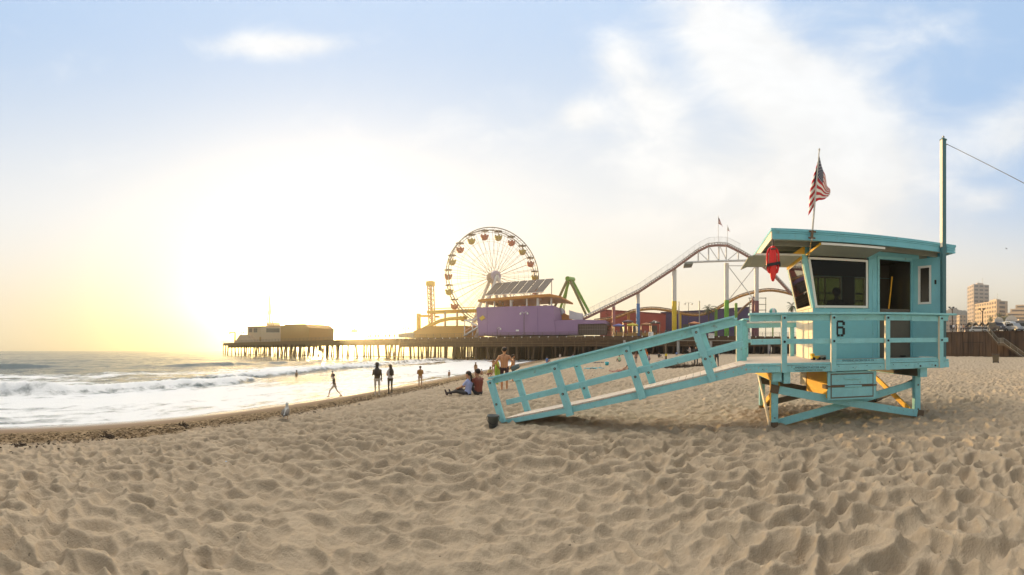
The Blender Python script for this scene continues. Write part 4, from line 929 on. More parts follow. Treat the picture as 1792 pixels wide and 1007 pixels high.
for x, y in [(1120+i*9.5, 506-i*6.35) for i in range(12)]: m.tube([PZ(x, y, 6.6), PZ(x, y-10, 6.6)], .03, 4)
for x in (1240, 1250, 1260, 1271): m.tube([PZ(x, 427, 6.6), PZ(x, 416, 6.6)], .03, 4)
m.build('guard_fence', mat('fence_wire', (.50, .50, .50), .5), rc)
fm = bpy.data.materials.new('fence_mesh'); fm.use_nodes = True; _nt = fm.node_tree; _b = NB(_nt); _p = _nt.nodes['Principled BSDF']; _p.inputs['Base Color'].default_value = (.6, .6, .6, 1); _p.inputs['Alpha'].default_value = .06
m = MB()
for i in range(2, 10):
    (x0, y0), (x1, y1) = top[i-1], top[i]; m.prism([PZ(x0, y0-1, 6.6), PZ(x1, y1-1, 6.6), PZ(x1, y1-11, 6.6), PZ(x0, y0-11, 6.6)], PN*.02)
m.build('guard_mesh', fm, rc)
def column(px, ytop, ysplit, ybot, rad, lower, n=8.5):
    m = MB(); m.tube([PZ(px, ytop, n), PZ(px, ysplit, n)], rad, 12); o = m.build('column', M_RWHT, rc); a = PZ(px, ysplit, n); m = MB(); m.tube([a, Vector((a.x, a.y, DECK))], rad*1.1, 12); m.build('painted_foot', lower, o)
column(1074, 533, 538, 585, .42, mat('column_pink', (.55, .20, .20), .5)); column(1116.5, 513, 532, 585, .50, mat('column_blue', (.10, .24, .55), .5)); column(1180, 472, 527.5, 585, .62, mat('column_yellow', (.80, .56, .02), .45))
column(1271.5, 461, 526, 585, .62, mat('column_green', (.16, .45, .03), .5)); column(1324, 462, 527, 585, .62, mat('column_maroon', (.22, .07, .09), .5))
m = MB(); 
for n in (7, 10): m.tube([PZ(1199, 460, n), PZ(1225, 458.5, n), PZ(1322, 456, n)], .30, 6)
m.build('lower_chord', M_RWHT, rc)
for a, b in (((1222, 459), (1222, 438)), ((1240, 458), (1240, 430)), ((1258, 458), (1258, 428)), ((1271, 457), (1271, 428)), ((1292, 457), (1292, 439)), ((1222, 440), (1240, 457)), ((1241, 432), (1258, 457)), ((1259, 430), (1271, 455)), ((1274, 455), (1291, 441))):
    m = MB(); m.tube([PZ(*a, 7), PZ(*b, 7)], .2 if a[0] == b[0] else .12, 5); m.build('truss_bar', M_RWHT, rc)
for a, b in (((1274, 466), (1322, 528)), ((1322, 466), (1274, 527)), ((1272, 465.5), (1324, 465.5))):
    m = MB(); m.tube([PZ(*a, 8.5), PZ(*b, 8.5)], .13, 5); m.build('cross_brace', M_RWHT, rc)
m = MB(); prism_px(m, [(1198, 463), (1198, 459.5), (1212, 458.5), (1213, 462)], 6, 5); m.build('end_platform', M_OLIVE, rc)
for px, base, top_, lab in ((1257, 426, 377, 'American flag on the higher pole above the roller coaster crest'), (1273, 427, 394, 'small pale flag on the lower pole above the roller coaster crest')):
    o = thing('flag', lab, 'flag', PZ(px, base, 8), 'flags on the roller coaster'); a, b = PZ(px, base, 8), PZ(px, top_, 8); m = MB(); m.tube([a, b], .07, 6); m.build('pole', M_RWHT, o)
    sc = 1.0 if px == 1257 else .62
    def cloth(u, w, b=b, sc=sc): return b+PU*(sc*(1.35*u*(.55+.45*w)))+PN*(.15*math.sin(u*8))+Vector((0, 0, -sc*(.25+2.2*w*.9+1.6*u*(1-.45*w))))
    if px == 1257: flag_cloth(cloth, 'cloth', o, 16, 26, False)
    else:
        f = flag_cloth(cloth, 'cloth', o, 8, 13, False); f.data.materials.clear(); f.data.materials.append(M_FW); f.data.materials.append(M_FR); f.data.polygons.foreach_set('material_index', [1 if (p.index % 13) > 10 else 0 for p in f.data.polygons])
# the low undulating track
lt = thing('coaster_track', 'low winding orange coaster track running behind the columns', 'roller coaster', PZ(1200, 590, 14)); lt.location.z = DECK
def spl(pts, n=8):
    out = []
    for i in range(len(pts)-1):
        p0, p1, p2, p3 = pts[max(i-1, 0)], pts[i], pts[i+1], pts[min(i+2, len(pts)-1)]
        for k in range(n):
            t = k/n; out.append(tuple(.5*((2*p1[a])+(-p0[a]+p2[a])*t+(2*p0[a]-5*p1[a]+4*p2[a]-p3[a])*t*t+(-p0[a]+3*p1[a]-3*p2[a]+p3[a])*t**3) for a in (0, 1)))
    return out+[pts[-1]]
low = spl([(1040, 560), (1077, 554), (1108, 543), (1140, 538.5), (1172, 542), (1200, 548), (1225, 549), (1250, 541), (1275, 527), (1300, 515), (1340, 506.5), (1370, 509), (1400, 519), (1440, 540)])
for n, dy, rad in ((13, -.8, .16), (15.5, -.8, .16), (14, 2.6, .38)):
    m = MB(); m.tube([PZ(x, y+dy, n) for x, y in low], rad, 6); m.build('rail', mat('track_orange', (.58, .30, .07), .5) if rad > .2 else mat('track_brown', (.25, .14, .06), .5), lt)
m = MB(); 
for x, y in low[::2]: m.beam(PZ(x, y-.6, 12.9), PZ(x, y-.6, 15.6), .2, .12); m.tube([PZ(x, y-.6, 13), PZ(x, y+2.5, 14), PZ(x, y-.6, 15.5)], .06, 4)
m.build('ties', mat('track_brown', (.25, .14, .06), .5), lt)
for px, y, mm in ((1253, 541, M_GRN), (1288, 531, M_GRN), (1318, 520, mat('column_maroon', (.2, .07, .09))), (1100, 548, M_ORNG), (1190, 549, M_YEL2)):
    m = MB(); m.tube([PZ(px, y, 14), P(pt(px, 14), 14, DECK)], .45, 8); m.build('column', mm, lt)
low2 = spl([(1283, 560), (1300, 540), (1318, 524), (1322, 512)]); m = MB(); m.tube([PZ(x, y, 17) for x, y in low2], .4, 6); m.build('rail', mat('track_brown', (.25, .14, .06), .5), lt)
# buildings and stalls behind the columns
rb = thing('red_building', 'long red-walled pier building behind the blue coaster column', 'building', PZ(1110, 590, 24)); rb.location.z = DECK
m = MB(); prism_px(m, [(1050, 590), (1050, 544), (1062, 543), (1165, 550), (1165, 590)], 22, 10); m.build('wall', M_REDB, rb); m = MB(); prism_px(m, [(1049, 544), (1062, 542), (1166, 549.2), (1166, 550.2), (1062, 543.2), (1049, 545)], 21.6, 11); m.build('parapet', mat('red_trim', (.38, .07, .06), .6), rb)
for x in (1085, 1108, 1141): m = MB(); prism_px(m, [(x, 582), (x, 570), (x+9, 570), (x+9, 582)], 21.85, .1); m.build('opening', M_DARKIN, rb)
vb = thing('violet_building', 'dark violet pier building behind the yellow and green coaster columns', 'building', PZ(1230, 590, 26)); vb.location.z = DECK
m = MB(); prism_px(m, [(1157, 590), (1157, 547.5), (1230, 544), (1311, 538), (1311, 590)], 24, 10); m.build('wall', M_NAVY, vb); m = MB(); prism_px(m, [(1156, 548), (1156, 546.5), (1230, 543), (1312, 537), (1312, 538.5), (1230, 544.5)], 23.6, 11); m.build('parapet', mat('violet_trim', (.08, .055, .15), .6), vb)
for x in (1195, 1225, 1292): m = MB(); prism_px(m, [(x, 585), (x, 568), (x+10, 568), (x+10, 585)], 23.85, .1); m.build('opening', M_DARKIN, vb)
cols = [(1083, 570, 4, (.16, .17, .42), 'blue-topped', 'stall with a low blue canopy below the red building'), (1107, 569, 5, (.65, .55, .05), 'yellow', 'stall with a yellow and white canopy left of the blue column'),
        (1131, 568, 5, (.45, .20, .08), 'orange', 'orange-framed stall right of the blue coaster column'), (1099, 563, 9, (.16, .09, .12), 'dark', 'dark oval ride cover before the red wall'), (1146, 565, 8, (.10, .085, .08), 'dark slanted', 'dark slanted stall roof left of the yellow column'), (1215, 566, 8, (.60, .22, .08), 'orange', 'orange stall canopy before the violet building')]
for px, y, n, col, _, lab in cols:
    o = thing('stall', lab, 'stall', PZ(px, 590, n)); o.location.z = DECK; c = PZ(px, y, n); w_ = 1.5
    for s in (-1, 1):
        for q in (-1, 1): m = MB(); f = c+PU*w_*s*.9+PN*q*.9; m.tube([Vector((f.x, f.y, DECK)), f], .06, 5); m.build('post', M_STEEL, o)
    m = MB(); e = [c+PU*w_*a+PN*1.2*b for a, b in ((-1, -1), (1, -1), (1, 1), (-1, 1))]; ap = c+Vector((0, 0, .5)); m.raw(e+[ap]+[v-Vector((0, 0, .25)) for v in e], [(0, 1, 4), (1, 2, 4), (2, 3, 4), (3, 0, 4), (5, 6, 1, 0), (6, 7, 2, 1), (7, 8, 3, 2), (8, 5, 0, 3), (8, 7, 6, 5)]); m.build('canopy', mat('canopy_%s' % o.name.replace('.', '_'), col, .7), o)
    m = MB(); pbox(m, pt(px, n)-1.2, pt(px, n)+1.2, n-.9, n-.4, DECK, DECK+1.0); m.build('counter', M_TAN, o)
bb = thing('striped_ball', 'big teal and white striped ball on a post above the deck rail', 'ball', PZ(1353, 560, 6)); bb.location.z = DECK; c = PZ(1352.5, 546.5, 6); m = MB(); m.ell(c, (1.15, 1.15, 1.15), 16, 10); m.mi = [1 if (i % 16)//2 % 2 else 0 for i in range(len(m.f))]; m.build('ball', [mat('ball_teal', (.05, .40, .34), .4), M_RWHT], bb); m = MB(); m.tube([Vector((c.x, c.y, DECK)), c], .2, 6); m.build('post', M_GRN, bb)
fr_ = thing('scaffold_frame', 'light open scaffold frame right of the maroon coaster column', 'scaffold', PZ(1333, 590, 16)); fr_.location.z = DECK
for x in (1312, 1327, 1340): m = MB(); m.tube([P(pt(x, 16), 16, DECK), PZ(x, 521, 16)], .12, 5); m.build('upright', M_OLIVE, fr_)
for y in (522, 533, 543): m = MB(); m.tube([PZ(1310, y, 16), PZ(1341, y, 16)], .12, 5); m.build('ledger', M_OLIVE, fr_)
# palms
M_FROND = mat('palm_frond_green', (.095, .11, .030), .6, var=.3, scale=2); M_TRUNK = mat('palm_trunk_bark', (.17, .12, .075), .9, var=.3, scale=5)
def palm(base, h, L, label, name='palm_tree', nf=26, seed=1, group='palm trees', lean=0.0):
    g = random.Random(seed); o = thing(name, label, 'palm tree', base, group); b0 = Vector(base); tip = b0+Vector((lean, lean*.3, h))
    m = MB(); m.tube([b0-Vector((0, 0, .3)), b0.lerp(tip, .33)+Vector((.05*h*.1, 0, 0)), b0.lerp(tip, .7), tip], [h*.035, h*.026, h*.022, h*.026], 8); m.build('trunk', M_TRUNK, o)
    m = MB()
    for i in range(nf):
        az = g.uniform(0, 2*math.pi); el = g.uniform(-.5, 1.2); l = L*g.uniform(.75, 1.1); d = Vector((math.cos(az), math.sin(az), 0)); p = tip.copy(); v = d*math.cos(el)+Vector((0, 0, math.sin(el))); seg = 9; side = Vector((-d.y, d.x, 0)); pts = []
        for k in range(seg+1): pts.append(p.copy()); p = p+v*(l/seg); v = (v+Vector((0, 0, -.20))).normalized()
        for k in range(seg):
            a, b = pts[k], pts[k+1]; wd = L*.20*math.sin(math.pi*min(.95, (k+.8)/(seg+.6)))+.02
            for s in (-1, 1):
                for q in (0, .5):
                    f = a.lerp(b, q); m.raw([f, f.lerp(b, .45), f.lerp(b, .6)+side*s*wd-Vector((0, 0, wd*.55))+(b-a)*.5], [(0, 1, 2)])
        for k in range(seg): m.beam(pts[k], pts[k+1], .03*L*.2, .03*L*.2)
    m.build('crown', M_FROND, o); return o
b0 = PZ(1240, 590, 12); b0.z = DECK; palm(b0, zb(1240, 541, 12)-DECK, 2.9, 'palm tree standing before the violet pier building', seed=4)
b0 = PZ(1386, 590, 8); b0.z = DECK; palm(b0, zb(1386, 536, 8)-DECK, 2.6, 'palm tree seen just left of the tower cabin window', seed=9)
M_LEAF = mat('shrub_leaf_green', (.065, .085, .022), .7, var=.35, scale=3)
def shrub(c, rx, rz, label, seed=1, name='shrub', n=240):
    g = random.Random(seed); o = thing(name, label, 'shrub', c, 'shrubs on the pier'); m = MB(); c = Vector(c)
    for i in range(n):
        d = Vector((g.gauss(0, 1), g.gauss(0, 1), g.gauss(0, 1))).normalized()*g.uniform(.35, 1)**.6; p = c+Vector((d.x*rx, d.y*rx, rz+d.z*rz)); a = Vector((g.gauss(0, 1), g.gauss(0, 1), g.gauss(0, 1))).normalized(); b = a.cross(d).normalized(); s = rx*.18*g.uniform(.6, 1.3); m.raw([p-a*s, p+b*s*.5, p+a*s, p-b*s*.5], [(0, 1, 2, 3)])
    m.build('foliage', M_LEAF, o); m = MB(); m.tube([c-Vector((0, 0, .2)), c+Vector((0, 0, rz*1.2))], .08, 5); m.build('stem', M_TRUNK, o)
for i, (px, y, n, rx, rz, lab) in enumerate(((1066, 563, 5, .9, 2.2, 'narrow dark shrub left of the pink column'), (1202, 570, 6, 1.3, 1.6, 'low bush right of the yellow coaster column'), (1293, 556, 12, 1.0, 1.9, 'leafy shrub beside the green post'), (1209, 562, 10, .7, 2.0, 'slim young tree before the violet building'), (1062, 545, 8, .6, 3.8, 'slim cypress before the red wall'))):
    b0 = PZ(px, 590, n); b0.z = DECK; shrub(b0, rx, rz, lab, i)
# ------------------------------------------------------------------ the right-hand shore: wall, parking deck, town
M_WALL = bpy.data.materials.new('sheet_pile_wall'); M_WALL.use_nodes = True
def _wallm():
    nt = M_WALL.node_tree; b = NB(nt); p = nt.nodes['Principled BSDF']; g = b.new('ShaderNodeNewGeometry').outputs['Position']; sp = b.new('ShaderNodeSeparateXYZ'); nt.links.new(g, sp.inputs[0])
    st = b.comb(b.mul(sp.outputs[0], 1.2), b.mul(sp.outputs[1], 1.2), b.mul(sp.outputs[2], .12)); n = b.noise(st, 1.6, 5, .6); c = b.mix(b.ramp(n, .3, .7), (.045, .026, .014), (.115, .066, .035)); nt.links.new(c, p.inputs['Base Color']); p.inputs['Roughness'].default_value = .85
_wallm()
LOT = 5.2; WX = 75.8
rw = thing('retaining_wall', 'tall dark brown boarded wall along the back of the beach', 'wall', (WX+.2, 20, -.5))
m = MB()
y = -60.0
while y < 82: m.box((WX, y, -1), (WX+.5, y+1.18, LOT-.05)); m.box((WX-.07, y+1.18, -1), (WX+.5, y+1.30, LOT-.05)); y += 1.3
m.build('boards', M_WALL, rw)
m = MB(); m.box((WX-.12, -60, LOT-.049), (WX+.7, 82, LOT+.12)); m.build('coping', M_WALL, rw)
m = MB(); m.box((WX-.10, 31.5, 3.0), (WX-.075, 35.8, 3.1)); m.box((WX-.10, 35.8, .1), (WX-.075, 35.9, 3.1)); m.box((WX-.10, 31.4, .1), (WX-.075, 31.5, 3.1)); m.build('gate_outline', mat('dark_gap', (.02, .014, .01), .9), rw)
m = MB(); 
for z in (.5, 1.05): m.tube([(WX+.3, 30, LOT+z), (WX+.3, 82, LOT+z)], .035, 5)
y = 30
while y < 82: m.tube([(WX+.3, y, LOT), (WX+.3, y, LOT+1.08)], .04, 5); y += 2
m.build('railing', M_STEEL, rw)
m = MB(); m.box((WX+.71, -60, LOT-.4), (330, 110, LOT)); tag(m.build('parking_lot', mat('asphalt', (.06, .058, .055), .9)), kind='structure')
m = MB(); m.raw([(330.0, -300, 4.9), (840, -300, 4.9), (840, 515, 4.9), (330, 515, 4.9), (WX+40, 515, 4.9), (WX+40, 111, 4.9), (330, 111, 4.9)], [(0, 1, 2, 3, 6), (6, 3, 4, 5)]); tag(m.build('inland_ground', mat('inland_soil', (.16, .13, .09), .9)), kind='structure')
# stairs down the wall
ss = thing('beach_stairs', 'grey stairway with steel railings running down the dark wall to the sand', 'stairs', (WX-1, 27, -.3))
def wally(px): return (WX-1.0)/math.tan((px-896)/700)
y0, y1, y2, y3 = wally(1730), wally(1748), wally(1758), wally(1795); M_ST = mat('stair_boards', (.10, .07, .045), .85)
zl = 2.8
m = MB(); n = 14
for i in range(n): a = y0+(y1-y0)*i/n; b_ = y0+(y1-y0)*(i+1)/n; z = LOT-(LOT-zl)*i/n; m.box((WX-1.5, min(a, b_), z-.45), (WX-.12, max(a, b_), z))
m.build('upper_flight', M_ST, ss)
m = MB(); m.box((WX-1.5, y2, zl-.45), (WX-.12, y1-.001, zl)); m.build('landing', M_ST, ss)
m = MB(); n = 16
for i in range(n): a = y2+(y3-y2)*i/n-.001; b_ = y2+(y3-y2)*(i+1)/n-.001; z = zl-(zl+.2)*i/n; m.box((WX-1.5, min(a, b_), z-.45), (WX-.12, max(a, b_), z))
m.build('lower_flight', M_ST, ss)
def srail(ya, za, yb_, zb_):
    m = MB(); n = max(2, int(abs(ya-yb_)/1.3)); x = WX-1.52
    for z in (.12, 1.05): m.tube([(x, ya, za+z), (x, yb_, zb_+z)], .035, 5)
    for i in range(n+1): f = i/n; y = ya+(yb_-ya)*f; z = za+(zb_-za)*f; m.tube([(x, y, z), (x, y, z+1.1)], .04, 5)
    for i in range(n*8): f = i/(n*8); y = ya+(yb_-ya)*f; z = za+(zb_-za)*f; m.tube([(x, y, z+.12), (x, y, z+1.05)], .014, 4)
    m.build('railing', M_STEEL, ss)
srail(y0, LOT, y1, zl); srail(y1, zl, y2, zl); srail(y2, zl, y3, -.2)
# rubbish bin on the sand
rb_ = 46.0; c = pos(1742.5, rb_); c.z = hgt(635.5, rb_)
c.z = gz(c.x, c.y)-.03
bn = thing('rubbish_bin', 'brown wheeled rubbish bin standing alone on the sand by the wall', 'bin', c); et = Vector((math.cos(1.2), -math.sin(1.2), 0)); er = Vector((math.sin(1.2), math.cos(1.2), 0))
def obox(m, c, a0, a1, b0, b1, z0, z1, tp=0, mi=0): return m.hexa([c+et*(a0+tp)+er*(b0+tp)+Vector((0, 0, z0)), c+et*(a1-tp)+er*(b0+tp)+Vector((0, 0, z0)), c+et*(a1-tp)+er*(b1-tp)+Vector((0, 0, z0)), c+et*(a0+tp)+er*(b1-tp)+Vector((0, 0, z0)), c+et*a0+er*b0+Vector((0, 0, z1)), c+et*a1+er*b0+Vector((0, 0, z1)), c+et*a1+er*b1+Vector((0, 0, z1)), c+et*a0+er*b1+Vector((0, 0, z1))], mi)
m = MB(); obox(m, c, -.40, .40, -.35, .35, .08, .95, .07); m.build('body', mat('bin_brown', (.15, .115, .07), .6), bn, bevel=.02)
m = MB(); obox(m, c, -.48, .46, -.40, .40, .951, 1.03); m.build('lid', mat('bin_lid', (.09, .07, .05), .6), bn, bevel=.02)
for s in (-.3, .3): m = MB(); p = c+et*s-er*.36+Vector((0, 0, .13)); m.tube([p-et*.05, p+et*.05], .14, 12); m.build('wheel', M_BLACK, bn)
# lamps at the wall
for px, r, top, lab in ((1666.5, 88, 538, 'two-headed lamp post beside the crowd on the wall'), (1719.5, 86, 541, 'two-headed lamp post left of the wavy canopy cars')):
    b0 = pos(px, r, LOT); tp = pos(px, r); tp.z = hgt(top+3, r); o = thing('street_lamp', lab, 'street lamp', b0, 'lamps above the wall'); e = Vector((math.cos(1.1), -math.sin(1.1), 0)); m = MB(); m.tube([b0, tp], [.15, .12], 8); m.build('post', mat('lamp_brown', (.10, .065, .04), .6), o)
    for s, d in ((-1, .62), (1, .25)): m = MB(); h = tp+e*s*d+Vector((0, 0, .35)); m.tube([tp-Vector((0, 0, .4)), h], .06, 5); m.beam(h-e*.22, h+e*.22, .3, .28); m.build('lamp_head', M_BLACK, o)
# cars on the parking deck
def car(px, r, L, Hh, colr, label, kind='suv', rz=0.0, g='cars on the parking deck'):
    c = pos(px, r, LOT); o = thing('parked_car' if kind != 'van' else 'parked_van', label, 'car' if kind != 'van' else 'van', c, g, 0.0)
    th = (px-896)/700+rz; ex = Vector((math.cos(th), -math.sin(th), 0)); ey = Vector((math.sin(th), math.cos(th), 0)); W_ = 1.8
    if kind == 'van': prof = [(-L/2, .35), (-L/2, Hh), (L*.30, Hh), (L*.42, Hh*.62), (L/2, Hh*.52), (L/2, .35)]
    else: prof = [(-L/2, .35), (-L/2, Hh*.55), (-L*.42, Hh*.6), (-L*.34, Hh), (L*.12, Hh), (L*.26, Hh*.62), (L*.46, Hh*.54), (L/2, .4), (L/2, .35)]
    m = MB(); m.prism([c+ex*x-ey*W_/2+Vector((0, 0, z)) for x, z in prof], ey*W_); m.build('body', mat('car_'+label.split()[0]+'_paint', colr, .3, .2, var=.03, coat=.5), o, bevel=.06)
    for s in (-1, 1):
        m = MB(); y = -W_/2-.012 if s < 0 else W_/2; z0, z1 = Hh*.64, Hh*.92; xs = (-L*.33, L*.13) if kind != 'van' else (L*.05, L*.30); m.prism([c+ex*xs[0]+ey*y+Vector((0, 0, z0)), c+ex*(xs[1]+L*.07)+ey*y+Vector((0, 0, z0)), c+ex*xs[1]+ey*y+Vector((0, 0, z1)), c+ex*(xs[0]+.1)+ey*y+Vector((0, 0, z1))], ey*.012); m.build('window', mat('car_glass', (.02, .022, .025), .1), o)
        for x in (-L*.31, L*.31):
            m = MB(); p = c+ex*x+ey*(s*(W_/2-.08))+Vector((0, 0, .34)); m.tube([p-ey*.11, p+ey*.11], .34, 14); w = m.build('wheel', M_BLACK, o); m = MB(); m.tube([p+ey*s*.111, p+ey*s*.118], .19, 10); m.build('rim', M_STEEL, w)
    for s in (-.6, .6): m = MB(); p = c+ex*(L/2)+ey*s+Vector((0, 0, Hh*.44)); m.beam(p-ey*.16, p+ey*.16, .03, .14); m.build('headlight', M_WHITE, o)
car(1745, 80.5, 4.7, 1.85, (.035, .028, .03), 'black estate car parked first at the top of the stairs', rz=1.0)
car(1762, 86, 5.6, 2.35, (.62, .62, .62), 'white van parked behind the black estate car', 'van', .75)
car(1775, 80, 4.4, 1.7, (.30, .31, .33), 'silver car parked right of the white van', rz=.9)
car(1787, 82, 4.6, 1.8, (.055, .06, .05), 'dark green car parked at the right-hand edge', rz=-.2)
car(1790, 96, 5.6, 2.4, (.60, .61, .63), 'pale second van parked far right behind the cars', 'van', -.1)
car(1758, 95, 4.4, 1.5, (.35, .06, .05), 'red car half hidden behind the white van', rz=.1)
car(1727, 90, 4.4, 1.5, (.25, .25, .26), 'grey car parked under the wavy canopy', rz=.1)
car(1713, 88, 4.2, 1.45, (.5, .5, .5), 'light car parked left of the second lamp', rz=.0)
# wavy canopy and pavilion
wv = thing('wavy_canopy', 'long low building with a wavy scalloped canopy roof', 'building', pos(1716, 118, LOT))
def arcs(x0, x1, k, r, y0, amp): 
    out = []
    for i in range(k*10+1): f = i/(k*10); px = x0+(x1-x0)*f; q = pos(px, r); q.z = hgt(y0-amp*abs(math.sin(math.pi*k*f)), r); out.append(q)
    return out
A = arcs(1690, 1736, 4, 118, 572, 6.5); er_ = Vector((math.sin(1.18), math.cos(1.18), 0)); m = MB(); vs = [p for q in A for p in (q, q+er_*10, q+Vector((0, 0, .35)), q+er_*10+Vector((0, 0, .35)))]
fs = []
for i in range(len(A)-1): a = i*4; b_ = a+4; fs += [(a, b_, b_+1, a+1), (a+2, a+3, b_+3, b_+2), (a, a+2, b_+2, b_)]
m.raw(vs, fs); m.build('canopy', mat('canopy_tan', (.45, .36, .25), .7), wv)
m = MB(); p, q = pos(1690, 121), pos(1737, 121); p.z = q.z = LOT+1.7; m.beam(p, q, .4, 3.4); m.build('wall', mat('dark_brown_wall', (.13, .10, .08), .8), wv)  # even dark brown wall colour
for i in range(5): px = 1690+11.5*i; m = MB(); b0 = pos(px, 118.5, LOT); q = pos(px, 118.5); q.z = hgt(571.8, 118.5); m.tube([b0, q], .14, 6); m.build('post', M_RWHT, wv)
pv = thing('pavilion', 'grey-roofed pavilion with an arched gable and white columns', 'building', pos(1768, 120, LOT))
m = MB(); R0 = 120
def q_(px, py, r): v = pos(px, r); v.z = hgt(py, r); return v
def er2(px): t = (px-896)/700; return Vector((math.sin(t), math.cos(t), 0))
m.prism([q_(1736, 568, R0), q_(1742, 562.5, R0), q_(1800, 561, R0), q_(1830, 560, R0), q_(1830, 568, R0)], er2(1768)*10); roofp = m.build('roof', mat('grey_shingle', (.20, .18, .17), .8), pv)
for c0, w_ in ((1748, 8), (1770, 11)):
    m = MB(); m.prism([q_(c0-w_, 563, R0-.3)]+[q_(c0+w_*math.cos(math.pi*(1-i/10)), 563-(11 if w_ == 11 else 8)*math.sin(math.pi*i/10), R0-.3) for i in range(11)], er2(c0)*9); m.build('arched_gable', mat('gable_white', (.50, .47, .44), .7), roofp)
m = MB(); m.beam(pos(1737, R0+3, LOT+1.7), pos(1830, R0+3, LOT+1.7), .5, 3.3); m.build('wall', mat('dark_brown_wall', (.13, .10, .08), .8), pv)
for i in range(8): px = 1738+8*i; m = MB(); m.tube([pos(px, R0+.3, LOT), q_(px, 568.2, R0+.3)], .16, 6); m.build('column', M_RWHT, pv)
for px, top in ((1741.5, 561), (1761, 560)):
    o = thing('pole', ['slim white pole left of the white van', 'slim white pole behind the white van'][px > 1750], 'pole', pos(px, 84, LOT)); m = MB(); m.tube([pos(px, 84, LOT), q_(px, top, 84)], .09, 6); m.build('shaft', M_RWHT, o); m = MB(); m.ell(q_(px, top, 84), (.12, .12, .12), 6, 4); m.build('cap', M_RWHT, o)
# town buildings
M_WIN = mat('far_window_glass', (.10, .085, .08), .3); M_TOWER = mat('tower_stone', (.50, .40, .33), .8, var=.05, scale=.1); M_HOT = mat('hotel_render', (.56, .43, .30), .8, var=.05, scale=.1)
def block(px_c, r, wl, wr, z1, ang, name, label, mm, cols_l, cols_r, floors, frac=(.62, .55), roofbits=True, cat='building'):
    c = pos(px_c, r, 4.8); t = (px_c-896)/700+ang; er = Vector((math.sin(t), math.cos(t), 0)); et = Vector((math.cos(t), -math.sin(t), 0)); o = thing(name, label, cat, c)
    m = MB(); b = [c, c+et*wr, c+et*wr+er*wl, c+er*wl]; m.hexa([Vector((v.x, v.y, 4.8)) for v in b]+[Vector((v.x, v.y, z1)) for v in b]); m.build('wall', mm, o)
    H = (z1-8.0)/floors; win = {}
    for side, n, wlen, d, nrm in (('r', cols_r, wr, et, -er), ('l', cols_l, wl, er, -et)):
        for i in range(n):
            for k in range(floors):
                s = wlen/n; p = c+d*(s*(i+.5))+Vector((0, 0, 3.2+H*(k+.5)))
                if side not in win:
                    m = MB(); p0 = Vector((0, 0, 0)); m.beam(p0-d*s*frac[0]/2, p0+d*s*frac[0]/2, .3, H*frac[1]); w = m.build('window', M_WIN, o, local=True); win[side] = w
                else: w = win[side].copy(); C.objects.link(w)
                w.location = p-c+nrm*.02
    if roofbits:
        m = MB(); q = c+et*wr*.3+er*wl*.3; m.beam(q+Vector((0, 0, z1-4.8+1.2)), q+et*wr*.4+Vector((0, 0, z1-4.8+1.2)), wl*.3, 2.4); m.build('plant_room', mm, o)
        for f in (.45, .7): m = MB(); q = c+et*wr*f+er*wl*.3; m.tube([q+Vector((0, 0, z1-4.8)), q+Vector((0, 0, z1-4.8+(5 if f < .5 else 10)))], .25, 5); m.build('mast', M_STEEL, o)
    return o
block(1704, 500, 26, 20.5, 83.5, -.33, 'tower_block', 'tallest pale high-rise with ribbed windows beyond the wall', M_TOWER, 3, 3, 16, (.7, .45))
block(1744, 430, 44, 15, 54.5, -.62, 'hotel_block', 'cream hotel block with a grid of balconies right of the high-rise', M_HOT, 9, 1, 10, (.5, .5))
stp = thing('stepped_building', 'terraced pale building stepping up towards the right edge', 'building', pos(1775, 400, 4.8))
for i, (x0, y) in enumerate(((1748, 560), (1753, 554), (1761, 548), (1768, 541), (1777, 534))):
    m = MB(); r = 400+i*6; m.prism([q_(x0, 580, r), q_(x0, y, r), q_(1850, y-1, r), q_(1850, 580, r)], er2(1780)*5.8); w = m.build('terrace', M_HOT, stp)
    m = MB(); m.beam(q_(x0+3, y+3.2, r-.1), q_(1850, y+2.6, r-.1), .25, 1.4); m.build('window_band', M_WIN, w)
block(1650, 580, 20, 34, 46, -.1, 'apartment_block', 'hazy low apartment block left of the high-rise', M_TOWER, 2, 8, 6, (.6, .4), False)
block(1679, 560, 14, 10, 50, -.3, 'narrow_block', 'narrow pale block rising behind the low apartments', M_HOT, 2, 2, 8, (.5, .4), False)
block(1697, 330, 18, 16, 18, -.3, 'low_shop', 'low sunlit shop building below the high-rise', M_HOT, 3, 4, 2, (.5, .4), False)
block(1712, 300, 12, 22, 17, -.1, 'white_shop', 'low white shop building behind the wavy canopy', M_CONC, 2, 5, 2, (.5, .4), False)
block(1783, 200, 16, 26, 17, -.1, 'yellow_shop', 'low yellow shop behind the pavilion at the right', M_HOT, 2, 5, 2, (.5, .4), False)
for i, (px, r, y) in enumerate(((1699, 250, 566), (1734, 260, 557), (1748, 220, 553), (1757, 210, 557), (1764, 260, 555))):
    b0 = pos(px, r, 4.9); palm(b0, hgt(y, r)-4.9, 3.4, ['palm at the foot of the high-rise', 'palm before the hotel block', 'tallest palm left of the terraced building', 'short palm above the pavilion gable', 'palm before the terraced building'][i], seed=20+i, nf=22, group='palms in the town')
